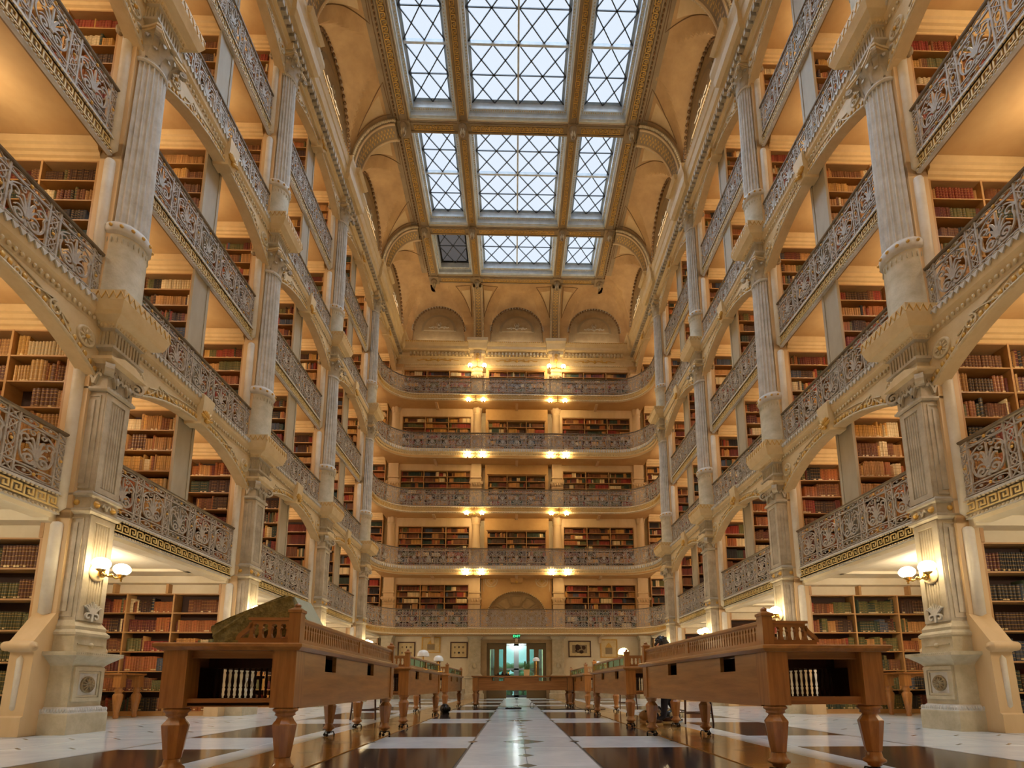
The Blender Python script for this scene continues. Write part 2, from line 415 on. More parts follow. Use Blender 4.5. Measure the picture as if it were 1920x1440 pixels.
def make_vault():
    b = MB()
    def grid(xs, ys):
        vs = [(x, y, zvault(x, y)) for y in ys for x in xs]; n = len(xs)
        b.add(vs, [(j*n+i, j*n+i+1, (j+1)*n+i+1, (j+1)*n+i) for j in range(len(ys)-1) for i in range(n-1)], 0, False)
    fr = lambda a, c, n: [a+(c-a)*i/n for i in range(n+1)]
    for s in (-1, 1):
        xs = [s*(SPX-RX*(1-math.cos(PI/2*i/18))) for i in range(19)]+[s*3.95]
        if s < 0: pass
        else: xs = xs[::-1]
        grid(xs, fr(-3.1, YW-.02, 420))
    ys = fr(20.6, YW-RX, 2)+[YW-.02-RX*(math.cos(PI/2*i/18)) for i in range(1, 19)]
    ys = sorted(set(round(y, 4) for y in ys+[YW-.02]))
    grid(fr(-4.13, 4.13, 138), ys)
    o = obj('ceiling', b.build('ceiling_vault', 'vault'), kind='structure')
    # lunette walls
    q = MB(); q.box(-.04, .04, 0, 0, 0, 0) if 0 else None
    arc = lambda r, n=20: [(r*math.cos(PI*i/n), r*math.sin(PI*i/n)) for i in range(n+1)]
    def lunette(r):
        q = MB(); q.prism([(r, -.75)]+arc(r)+[(-r, -.75)], 0, .08, 'y', 0)
        p = [(r*.68, -.02)]+[(a*.68, c*.68) for a, c in arc(r)][0:]+[(-r*.68, -.02)]
        q.prism(p, -.03, .0, 'y', 1)
        p = [(a*.58, c*.58) for a, c in arc(r)]
        q.prism(p, -.05, -.03, 'y', 0)
        for sg in (-1, 1):   # leafy relief in the middle of the panel
            f = (lambda l: l) if sg > 0 else flipx
            q.ribbon(f(bez((0,.06),(.15,.3),(.35,.05),(.5,.16))), .035, .03, 2, -.06); q.ribbon(f(spiral(.28,.12,.1,.02,0,5)), .03, .03, 2, -.06); q.ribbon(f(bez((.02,.1),(.1,.35),(.14,.3),(.06,.42))), .03, .03, 2, -.06)
        q.ball((0,-.06,.3), (.05,.03,.07), 2)
        return q.build('lunette', ['tympanum', 'tymp2', 'iron'])
    def rim(r):
        q = MB()
        for i in range(0, 29):
            a = PI*i/28; q.ball((r*math.cos(a), -.05, r*math.sin(a)), .052, 0, 6, 4)
        q.ribbon([((r+.06)*math.cos(PI*i/28), (r+.06)*math.sin(PI*i/28)) for i in range(29)], .05, .09, 1, -.03)
        return q.build('beaded_rim', ['dkline', 'iron'])
    lm, rm, le, re_ = lunette(1.42), rim(1.40), lunette(1.27), rim(1.25)
    for s in (-1, 1):
        for yb in BAYC: 
            obj('lunette', lm, o, (s*SPX, yb, Z0+.30), rz=-s*PI/2); r = obj('beaded_rim', rm, o, (s*SPX, yb, Z0+.30), rz=-s*PI/2, kind='stuff')
    for xb in ENDC:
        obj('lunette', le, o, (xb, YW-.06, Z0+.50)); obj('beaded_rim', re_, o, (xb, YW-.06, Z0+.50), kind='stuff')
    # painted panel outlines on the pendentives
    q = MB()
    def path(pts, side):
        out = []
        for (a, c), (d, e) in zip(pts[:-1], pts[1:]):
            for i in range(8): t = i/8; out.append((a+(d-a)*t, c+(e-c)*t))
        out.append(pts[-1])
        q.tube([(side*(SPX-u), y, zvault(side*(SPX-u), y)-.006) for u, y in out], .014, 4)
    for s in (-1, 1):
        for k in range(0, 6):
            for sg in (-1, 1):
                y = PY[k]
                if k == 5 and sg > 0: continue
                if k == 5: continue
                path([(.22, y+sg*.36), (1.3, y+sg*.36), (1.26, y+sg*1.25), (.7, y+sg*.72), (.22, y+sg*.36)], s)
                path([(1.34, y+sg*.3), (1.34, y+sg*1.95)], s)
    for xb in (-1.92, 1.92):
        for sg in (-1, 1):
            pts = [(.25, xb+sg*.3), (1.25, xb+sg*.3), (1.2, xb+sg*1.0), (.7, xb+sg*.62), (.25, xb+sg*.3)]
            out = []
            for (a, c), (d, e) in zip(pts[:-1], pts[1:]):
                for i in range(8): t = i/8; out.append((a+(d-a)*t, c+(e-c)*t))
            out.append(pts[-1])
            q.tube([(x, YW-.02-u, zvault(x, YW-.02-u)-.006) for u, x in out], .014, 4)
    # paler fills of the pendentive triangles and the grey band under the ceiling beams
    q2 = MB()
    def tri_fill(A, B_, C_, P):
        n = 9; idx = {}; vs = []; fs = []
        for i in range(n+1):
            for j in range(n+1-i):
                u, v = i/n, j/n; s_ = A[0]+(B_[0]-A[0])*u+(C_[0]-A[0])*v; t_ = A[1]+(B_[1]-A[1])*u+(C_[1]-A[1])*v
                idx[(i, j)] = len(vs); vs.append(P(s_, t_))
        for i in range(n):
            for j in range(n-i):
                fs.append((idx[(i, j)], idx[(i+1, j)], idx[(i, j+1)]))
                if i+j < n-1: fs.append((idx[(i+1, j)], idx[(i+1, j+1)], idx[(i, j+1)]))
        q2.add(vs, fs, 0, True)
    q3 = MB()
    for s in (-1, 1):
        Ps = lambda u, y, s=s: (s*(SPX-u), y, zvault(s*(SPX-u), y)-.007)
        for k in range(0, 5):
            for sg in (-1, 1):
                y = PY[k]; tri_fill((.26, y+sg*.40), (1.08, y+sg*.40), (1.05, y+sg*.92), Ps)
        ys = [2.9+.25*i for i in range(71)]
        vs = []
        for y in ys:
            for u in (1.16, 1.25, 1.34, 1.42): vs.append(Ps(u, y))
        q3.add(vs, [(4*i+j, 4*i+j+1, 4*i+j+5, 4*i+j+4) for i in range(len(ys)-1) for j in range(3)], 0, True)
        yy = 2.9
        while yy < 20.6: q3.ball((s*4.10, yy, ZB_+.0), (.03, .05, .03), 1, 5, 3); yy += .12
    for xb in (-1.92, 1.92):
        for sg in (-1, 1): tri_fill((.3, xb+sg*.34), (1.05, xb+sg*.34), (1.0, xb+sg*.75), lambda u, x: (x, YW-.02-u, zvault(x, YW-.02-u)-.007))
    obj('pale_panel', q2.build('pale_panel', 'vaultpale'), o, kind='stuff'); obj('grey_band', q3.build('grey_band', ['vaultgrey', 'dkline']), o, kind='stuff')
    obj('painted_panel_lines', q.build('painted_panel_lines', 'dkline'), o, kind='stuff')
    return o
vault = make_vault()

# greek key: one unit 0.15 wide, 0.1 high, drawn with flat bars
def key_units(b, n, u, h, m, y=0.0, x0=0.0, t=.012, z0=0.0):
    w = h*.13
    for i in range(n):
        x = x0+i*u
        pts = [(x, z0+h*.08), (x, z0+h*.92), (x+u*.72, z0+h*.92), (x+u*.72, z0+h*.36), (x+u*.36, z0+h*.36), (x+u*.36, z0+h*.62)]
        for a, c in zip(pts[:-1], pts[1:]):
            xa, xb = min(a[0], c[0])-w/2, max(a[0], c[0])+w/2; za, zb = min(a[1], c[1])-w/2, max(a[1], c[1])+w/2
            b.box(xa, xb, y-t, y, za, zb, m)
        b.box(x-w/2, x+u, y-t, y, z0+h*.08-w/2, z0+h*.08+w/2, m)

# transverse ribs on the cove, ceiling beams, pendants
def make_ribs():
    q = MB(); N = 18; w, th = .27, .16
    def pt(i, off):   # local: x outward from nave centre (X), z
        a = PI/2*i/N
        return (SPX-RX*(1-math.cos(a))-off*math.cos(a)*1.0, Z0-.1+RZ_*math.sin(a)-off*math.sin(a))
    vs = []; fs = []
    for i in range(N+1):
        o_, n_ = pt(i, -.05), pt(i, th)
        vs += [(o_[0], -w, o_[1]), (o_[0], w, o_[1]), (n_[0], w, n_[1]), (n_[0], -w, n_[1])]
    for i in range(N):
        a = 4*i
        for r in range(4): c = (r+1) % 4; fs.append((a+r, a+4+r, a+4+c, a+c))
    q.add(vs, fs, 0)
    for sg in (-1, 1):
        for i in range(0, 2*N+1):
            a = pt(i/2, th*.55); q.ball((a[0], sg*(w+.03), a[1]), .045, 1, 6, 4)
        vs = []
        q.tube([(pt(i, th)[0], sg*(w-.03), pt(i, th)[1]) for i in range(N+1)], .03, 6, 2)
    for i in range(2, 2*N-1):   # gilt fret on the soffit
        a, c = pt(i/2, th+.006), pt(i/2+.3, th+.006)
        for sg in ((-1, 1) if i % 2 else (0,)):
            q.add([(a[0], sg*.10-.035, a[1]), (a[0], sg*.10+.035, a[1]), (c[0], sg*.10+.035, c[1]), (c[0], sg*.10-.035, c[1])], [(0, 1, 2, 3)], 3)
        if i % 2: q.add([(a[0], -.1, a[1]), (a[0], .1, a[1]), (a[0]*.96+c[0]*.04-.01, .1, a[1]+.02), (a[0]*.96+c[0]*.04-.01, -.1, a[1]+.02)], [(0, 1, 2, 3)], 3)
    rib = q.build('vault_rib', ['vaultgrey', 'orn', 'tan', 'gold'])
    q = MB(); q.rects([(-.22,.28,-.34,.34,-.0), (-.3,.28,-.4,.4,.12), (-.22,.28,-.34,.34,.2)]); imp = q.build('impost', 'cream')
    for k in range(0, 5):
        for s, nm in SIDES:
            r = empty('vault_arch', (0, PY[k], 0), 0 if s > 0 else PI, f'beaded cove arch springing above the {ORD[k]} {nm}-side column from the front' if k else f'beaded cove arch at the front end above the {nm}-side galleries', 'arch', 'cove arches of the ceiling')
            obj('rib', rib, r); obj('impost', imp, r, (5.42, 0, 17.16))
    for xb in (-1.88, 1.88):
        r = empty('vault_arch', (xb, YW-5.55-.02+0, 0), PI/2, ('left-side' if xb < 0 else 'right-side')+' gilded cove rib rising between lunettes of the end wall', 'arch', 'cove ribs of the end wall')
        obj('rib', rib, r, scale=(1, .72, 1))
make_ribs()
ZB = 19.42
def make_beams():
    def beam(L, w, pend=True):
        q = MB(); h = .62
        q.box(-L/2, L/2, -w/2, w/2, ZB, ZB+h)
        for sg in (-1, 1):
            q.box(-L/2, L/2, sg*(w/2)-.02, sg*(w/2)+.02, ZB+.04, ZB+.10, 2); q.box(-L/2, L/2, sg*(w*.36)-.02, sg*(w*.36)+.02, ZB-.03, ZB)
        kb = MB(); n = max(1, int((L-.25)/.15)); 
        kb.T = Matrix.Rotation(PI/2, 4, 'X'); key_units(kb, n, .15, w*.46, 0, y=ZB, x0=-n*.075, z0=-w*.23, t=.014) 
        return q.build('beam_body', ['vaultgrey', 'gold', 'cream']), kb.build('gilt_fret', 'gold')
    q = MB()
    q.lathe([(.0,-.42),(.035,-.36),(.05,-.2),(.085,-.15),(.06,-.13),(.12,-.08),(.14,0),(.11,.05),(.15,.08)], 12, m=0); 
    for i in range(6):
        a = i*PI/3; q.ball((.06*math.cos(a), .06*math.sin(a), -.2), (.03,.03,.13), 1, 6, 4)
    pend = q.build('pendant', ['vaultgrey', 'orn'])
    XB = (-3.88, -1.88, 1.88, 3.88)
    spans = [(-3.1, PY[0])]+[(PY[k], PY[k+1]) for k in range(4)]+[(PY[4], 20.75)]
    for j, (ya, yb) in enumerate(spans):
        yb2 = yb
        for i, xb in enumerate(XB):
            L = yb2-ya-.44; bm, kf = beam(L, .40 if i in (0, 3) else .32)
            r = empty('ceiling_beam', (xb, (ya+yb2)/2, 0), PI/2, f'gilt-fret ceiling beam, {["far left","inner left","inner right","far right"][i]}, skylight bay {["over the front","zero","one","two","three","at the end wall"][j]}', 'beam', 'lengthwise skylight beams')
            obj('beam_body', bm, r); obj('gilt_fret', kf, r)
    ws = [(-3.66, -2.06), (-1.70, 1.70), (2.06, 3.66)]
    for j, y in enumerate(PY[:5]+[20.75]):
        r = empty('ceiling_beam', (0, y, 0), 0, f'cross beam of the skylight over the {ORD[j]} pair of columns' if 0 < j < 5 else ('cross beam where the skylight meets the end cove' if j else 'first cross beam of the skylight at the front'), 'beam', 'crosswise skylight beams')
        for xa, xc in ws:
            bm, kf = beam(xc-xa, .36); obj('beam_body', bm, r, ((xa+xc)/2, 0, 0)); obj('gilt_fret', kf, r, ((xa+xc)/2, 0, 0))
        for i, xb in enumerate(XB):
            q2 = MB(); w = .22 if i in (0, 3) else .18; q2.rects([(-w, w, -.22, .22, ZB-.06), (-w, w, -.22, .22, ZB+.6)]); obj('crossing_block', q2.build('crossing_block', 'vaultgrey'), r, (xb, 0, 0))
            if j: obj('pendant', pend, r, (xb, -.1 if j < 5 else 0, ZB-.1))
    return ws
WS = make_beams()

# ------------------------------------------------------------------ skylight windows: diamond panes in lead bars
ZG = 19.98
def make_skylight():
    pane_cache = {}
    def polys(w, h):
        TL, TM, TR, BL, BM, BR, Q1, Q3 = (0,h), (w/2,h), (w,h), (0,0), (w/2,0), (w,0), (w/4,h/2), (3*w/4,h/2)
        return [(TL,Q1,TM), (TM,Q3,TR), (TL,BL,Q1), (TM,Q1,BM,Q3), (TR,Q3,BR), (BL,BM,Q1), (BM,BR,Q3)]
    def pane(w, h, i, m):
        k = (round(w,3), round(h,3), i, m)
        if k not in pane_cache:
            p = polys(w, h)[i]; c = (sum(a for a,_ in p)/len(p), sum(b for _,b in p)/len(p))
            q = MB(); q.prism([(c[0]+(a-c[0])*.985, c[1]+(d-c[1])*.985) for a, d in p], -.004, .004, 'z')
            pane_cache[k] = q.build('pane', m)
        return pane_cache[k]
    spans = [(-3.1, PY[0])]+[(PY[k], PY[k+1]) for k in range(4)]+[(PY[4], 20.75)]
    n = 0
    for j, (ya, yb) in enumerate(spans):
        ya, yb = ya+.2, yb-.2
        n += 1
        fr = MB(); bars = MB()
        secs = []
        for ci, (xa, xb) in enumerate(WS):
            # stepped frame round the opening, from the beams up to the glass
            def ring(o0, z0, o1, z1, m):
                P = [(xa-.02+o0, ya+o0, z0), (xb+.02-o0, ya+o0, z0), (xb+.02-o0, yb-o0, z0), (xa-.02+o0, yb-o0, z0), (xa-.02+o1, ya+o1, z1), (xb+.02-o1, ya+o1, z1), (xb+.02-o1, yb-o1, z1), (xa-.02+o1, yb-o1, z1)]
                fr.add(P, [(i, 4+i, 4+(i+1) % 4, (i+1) % 4) for i in range(4)], m)
            ring(0, ZB+.12, .07, ZB+.14, 0); ring(.07, ZB+.14, .07, ZB+.3, 0); ring(.07, ZB+.3, .17, ZB+.32, 0); ring(.17, ZB+.32, .17, ZG, 0); ring(.17, ZG, .26, ZG+.01, 0)
            L = yb-ya-.28; k = int(L/.075)
            for i in range(k):
                y = ya+.14+L*(i+.5)/k
                for xx in (xa+.1, xb-.1): fr.ball((xx, y, ZB+.32), .026, 1, 5, 3)
            k2 = int((xb-xa)/.075)
            for i in range(k2):
                for yy in (ya+.12, yb-.12): fr.ball((xa+(xb-xa)*(i+.5)/k2, yy, ZB+.32), .026, 1, 5, 3)
            gx0, gx1, gy0, gy1 = xa+.16, xb-.16, ya+.17, yb-.17
            cols = [(gx0, gx1)] if ci != 1 else [(gx0, -.03), (.03, gx1)]
            if ci == 1: fr.box(-.03, .03, gy0, gy1, ZG-.07, ZG+.05, 0)
            nrow = 2 if j not in (5,) else 1
            rh = (gy1-gy0-.06*(nrow-1))/nrow
            for r in range(nrow):
                y0 = gy0+r*(rh+.06)
                if r: fr.box(gx0, gx1, y0-.06, y0, ZG-.07, ZG+.05, 0)
                for (cx0, cx1) in cols: secs.append((cx0, cx1, y0, y0+rh, ci))
        wn = obj(f'window_{n}', fr.build('skylight_frame', ['skyframe', 'orn']), kind='structure')
        for (cx0, cx1, y0, y1, ci) in secs:
            w, h = cx1-cx0, (y1-y0)/2
            for half in range(2):
                yy = y0+half*h
                def bar(a, c, t=.016):
                    d = Vector((c[0]-a[0], c[1]-a[1], 0)); L = d.length; d.normalize(); nx = Vector((-d.y, d.x, 0))*t
                    A, C = Vector((cx0+a[0], yy+a[1], 0)), Vector((cx0+c[0], yy+c[1], 0))
                    vs = [A+nx, A-nx, C-nx, C+nx]; vs = [(v.x, v.y, ZG-.018) for v in vs]+[(v.x, v.y, ZG+.018) for v in vs]
                    bars.add(vs, [(3,2,1,0),(4,5,6,7),(0,1,5,4),(1,2,6,5),(2,3,7,6),(3,0,4,7)])
                TL, TM, TR, BL, BM, BR = (0,h), (w/2,h), (w,h), (0,0), (w/2,0), (w,0)
                for a, c in ((TL,BM),(TR,BM),(TM,BL),(TM,BR)): bar(a, c)
                if half: bar(BL, BR, .012)
                smoky = (j == 5 and ci == 0)
                for i in range(7): obj('pane', pane(w, h, i, 'glass_smoky' if smoky else 'glass'), wn, (cx0, yy, ZG))
        obj('lead_bars', bars.build('lead_bars', 'lead'), wn, kind='stuff')
make_skylight()
# roof boards closing the strip between vault and outer walls
box_struct('roof_left', 'plaster', [(-9.3, -4.02, -3.2, 23, 20.45, 20.6)]); box_struct('roof_right', 'plaster', [(4.02, 9.3, -3.2, 23, 20.45, 20.6)]); box_struct('roof_end', 'plaster', [(-4.1, 4.1, 20.95, 23, 20.45, 20.6)])
# ------------------------------------------------------------------ column piers
def disc_x(b, x, y, z, prof, n=16, m=0, smooth=True):
    """lathe about the -x axis (faces the nave); prof = [(r, out)]"""
    old = b.T; T = Matrix.Translation((x, y, z)) @ Matrix.Rotation(-PI/2, 4, 'Y')
    b.T = T if old is None else old @ T
    b.lathe(prof, n, m=m, smooth=smooth); b.T = old
def shell_medallion(b, x, y, z, r, m=0, m2=1):
    disc_x(b, x, y, z, [(r, 0), (r, .02), (r*.9, .03), (r*.82, .018), (r*.8, .018)], 18, m)
    for i in range(11):
        a = math.radians(-150+i*30)
        old = b.T
        T = Matrix.Translation((x-.02, y, z)) @ Matrix.Rotation(a, 4, 'X') @ Matrix.Translation((0, 0, r*.42))
        b.T = T if old is None else old @ T
        b.ball((0,0,0), (.025, r*.13, r*.4), m2, 6, 4); b.T = old
    b.ball((x-.03, y-r*.0, z-r*.25), (.03, r*.16, r*.16), m2, 8, 5)
def frame_x(b, x, y0, y1, z0, z1, w=.025, t=.014, m=0):
    for (a, c, d, e) in ((y0, y1, z0, z0+w), (y0, y1, z1-w, z1), (y0, y0+w, z0+w, z1-w), (y1-w, y1, z0+w, z1-w)): b.box(x-t, x, a, c, d, e, m)
def frame_y(b, y, x0, x1, z0, z1, w=.022, t=.012, m=0):
    for (a, c, d, e) in ((x0, x1, z0, z0+w), (x0, x1, z1-w, z1), (x0, x0+w, z0+w, z1-w), (x1-w, x1, z0+w, z1-w)):
        b.box(a, c, min(y, y+t), max(y, y+t), d, e, m)
def shaft_panels(z0, z1):
    b = MB(); x0, hy = -.17, .2
    b.box(x0, .2, -hy, hy, z0, z1)
    frame_x(b, x0, -hy+.005, hy-.005, z0+.01, z1-.01, .075, .022)
    for i in range(6):
        y = -.1+.04*i
        b.prism([(x0+.004+.0*math.cos(a)-.018*math.sin(a), y+.015*math.cos(a)) for a in [PI*k/4 for k in range(5)]], z0+.1, z1-.1, 'z', 0)
    for sg in (-1, 1):
        frame_y(b, sg*hy if sg > 0 else -hy-.012, x0+.05, .17, z0+.05, z1-.05, .02, .012)
        b.box(x0+.12, .10, min(sg*hy, sg*(hy+.012)), max(sg*hy, sg*(hy+.012)), z0+.12, z1-.12)
    return b.build('pilaster_shaft', 'iron')
def leaf(b, a, r, z, h, out, w, m=0):
    P = [(r, 0), (r+out*.25, h*.55), (r+out*.7, h*.95), (r+out, h*.92), (r+out*1.05, h*.75)]
    ws = [w, w*1.1, w*.8, w*.5, w*.2]
    ca, sa = math.cos(a), math.sin(a); vs = []
    for (pr, pz), ww in zip(P, ws):
        for q in (-1, 0, 1):
            rr = pr+(.012 if q == 0 else 0)
            vs.append((rr*ca-q*ww/2*sa, rr*sa+q*ww/2*ca, z+pz))
    b.add(vs, [(3*i+j, 3*i+j+1, 3*i+j+4, 3*i+j+3) for i in range(4) for j in range(2)], m, True)
def volute(b, a, r, z, s, m=0):
    old = b.T; T = Matrix.Rotation(a, 4, 'Z') @ Matrix.Translation((r, 0, z))
    b.T = T if old is None else old @ T
    b.ribbon(bez((-.1,-.16), (-.04,-.02), (.0,.05), (s*.6,.03), 6)+spiral(s*.6, -.02, .05, .012, PI/2, -2.2*PI, 12), .03, .07, m); b.T = old
def corinthian(h, r):
    b = MB()
    b.lathe([(r+.02,0),(r+.035,.02),(r+.02,.045),(r-.01,.06),(r,.1),(r+.02,h*.6),(r+.08,h*.86)], 20)
    for i in range(8): leaf(b, i*PI/4, r, .05, h*.42, .07, .13)
    for i in range(8): leaf(b, (i+.5)*PI/4, r, .08, h*.66, .09, .12)
    for i in range(4): volute(b, PI/4+i*PI/2, r+.10, h*.80, .16)
    for i in range(4): b.ball(((r+.12)*math.cos(i*PI/2), (r+.12)*math.sin(i*PI/2), h*.86), (.05,.05,.045), 0, 8, 5)
    # concave abacus
    P = []
    for i in range(4):
        a0 = PI/4+i*PI/2; a1 = a0+PI/2; R = r+.25
        c0 = (R*math.cos(a0), R*math.sin(a0)); c1 = (R*math.cos(a1), R*math.sin(a1))
        for t in (.06, .25, .5, .75, .94):
            x, y = c0[0]+(c1[0]-c0[0])*t, c0[1]+(c1[1]-c0[1])*t; d = 1-.20*math.sin(PI*t)
            P.append((x*d, y*d))
    b.prism(P, h*.86, h*.93, 'z', 1); b.prism([(x*1.06, y*1.06) for x, y in P], h*.93, h, 'z', 1)
    return b.build('capital', ['iron', 'cream'])
def square_capital():
    b = MB(); h = .46
    b.rects([(-.2,.2,-.23,.23,0), (-.22,.2,-.25,.25,.02), (-.22,.2,-.25,.25,.05), (-.185,.2,-.215,.215,.07), (-.185,.2,-.215,.215,.2), (-.23,.2,-.26,.26,.38)])
    for i in range(9):
        b.ball((-.2, -.2+.05*i, .055), .02, 0, 5, 3)
    for cx, cy in ((-.22,-.25), (-.22,.25)):   # corner volutes turning down
        old = b.T; a = math.atan2(cy, cx); T = Matrix.Translation((cx*.8, cy*.8, .27)) @ Matrix.Rotation(a, 4, 'Z')
        b.T = T
        b.ribbon(spiral(.05, .02, .10, .015, PI*.75, -2.3*PI, 20), .032, .10); b.ball((.05,0,.02), (.025,.06,.025), 0, 8, 5); b.T = old
    for sg in (-1, 1):
        for i in range(2):
            pass
    for y in (-.11, .11):
        b.T = Matrix.Translation((-.2, y, .1)) @ Matrix.Rotation(PI/2, 4, 'Z')
        for f in (lambda p: p, flipx): b.ribbon(f(bez((0,0), (.02,.12), (.08,.2), (.1,.1))), .03, .05); b.ribbon(f(spiral(.045,.2,.04,.01,-1,5)), .018, .04)
        b.T = None; b.ball((-.22, y, .2), (.03,.03,.06), 0, 6, 4)
    for sg in (-1, 1):
        b.T = Matrix.Translation((-.02, sg*.23, .1))
        for f in (lambda p: p, flipx): b.ribbon(f(bez((0,0), (.02,.12), (.08,.2), (.1,.1))), .03, .05); b.ribbon(f(spiral(.045,.2,.04,.01,-1,5)), .018, .04)
        b.T = None
    # wavy abacus
    b.rects([(-.235,.2,-.265,.265,.38), (-.29,.2,-.32,.32,.42), (-.29,.2,-.32,.32,.46)], 1)
    b.prism([(-.29,.46),(.29,.46),(.22,.49),(.1,.55),(-.1,.55),(-.22,.49)], -.28, -.2, 'x', 1)
    return b.build('capital', ['iron', 'cream'])
def entab(z0, hz, nf, top, y_top, zig=True):
    """block over a capital: plain, fluted frieze, egg row, corona, gilt zigzag edge"""
    b = MB(); H = hz
    b.rects([(-.2,.2,-.23,.23,z0), (-.2,.2,-.23,.23,z0+.1), (-.25,.2,-.28,.28,z0+.13), (-.25,.2,-.28,.28,z0+.17), (-.205,.2,-.235,.235,z0+.18), (-.205,.2,-.235,.235,z0+.40), (-.24,.2,-.27,.27,z0+.43)])
    for i in range(nf):
        y = -.21+.42*i/(nf-1); b.box(-.222, -.2, y-.013, y+.013, z0+.19, z0+.39)
    for i in range(7):
        x = -.18+.05*i
        for sg in (-1, 1): b.box(x-.013, x+.013, min(sg*.23, sg*.25), max(sg*.23, sg*.25), z0+.19, z0+.39)
    z = z0+.43
    for i in range(11):
        y = -.25+.05*i; b.ball((-.26, y, z+.03), (.025,.022,.03), 1, 6, 4)
    for i in range(8):
        for sg in (-1, 1): b.ball((-.22+.05*i, sg*.29, z+.03), (.022,.025,.03), 1, 6, 4)
    b.rects([(-.24,.2,-.27,.27,z), (-.29,.2,-.32,.32,z+.06), (-.40,.2,-.40,.40,z+.11), (-.42,.2,-.42,.42,z+.16), (-.46,.2,-.45,.45,top-.14), (-.46,.2,-.45,.45,top)], 1)
    # gilt zigzag
    def zz(n, P):
        for i in range(n):
            a, c, d = P(i/n), P((i+.5)/n), P((i+1)/n)
            for (p, q) in ((a, c), (c, d)):
                b.tube([(p[0], p[1], top-.13 if p is not c else top-.02), (q[0], q[1], top-.13 if q is not c else top-.02)], .007, 4, 2)
    zz(9, lambda t: (-.465, -.45+.9*t, 0)); zz(6, lambda t: (-.46+.6*t, -.455, 0)); zz(6, lambda t: (-.46+.6*t, .455, 0))
    return b.build('entablature_block', ['iron', 'cream', 'gold'])
def drum(z0, z1, r):
    b = MB()
    b.lathe([(r+.05,z0),(r+.05,z0+.04),(r+.02,z0+.07),(r,z0+.1),(r-.005,z1-.02)], 28)
    for i in range(24):
        a = 2*PI*i/24; b.box(0,0,0,0,0,0) if 0 else b.ball((r*math.cos(a), r*math.sin(a), z1-.12), (.014,.014,.05), 0, 4, 3)
    return b.build('column_drum', 'stone')
def ring(z0, z1, r):
    b = MB()
    b.lathe([(r,z0-.03),(r+.03,z0),(r+.04,z0+.02),(r+.045,z1-.05),(r+.03,z1-.01),(r,z1)], 28, m=0)
    for i in range(14):
        a = 2*PI*(i+.5)/14; b.ball(((r+.045)*math.cos(a), (r+.045)*math.sin(a), (z0+z1)/2), .026, 1, 7, 5)
    return b.build('studded_ring', ['iron_hi', 'gold'])
def fluted(z0, z1, ra, rb):
    b = MB(); n = 160
    b.lathe([(ra+.005,z0),(ra,z0+.03)], 40)
    zs = [0, .35, .7, 1]
    b.lathe([(ra+(rb-ra)*t, z0+.03+(z1-z0-.08)*t) for t in zs], n, flute=20, fd=.034)
    b.lathe([(rb,z1-.05),(rb+.02,z1-.03),(rb+.02,z1-.01),(rb,z1)], 32)
    return b.build('fluted_shaft', 'iron_hi')

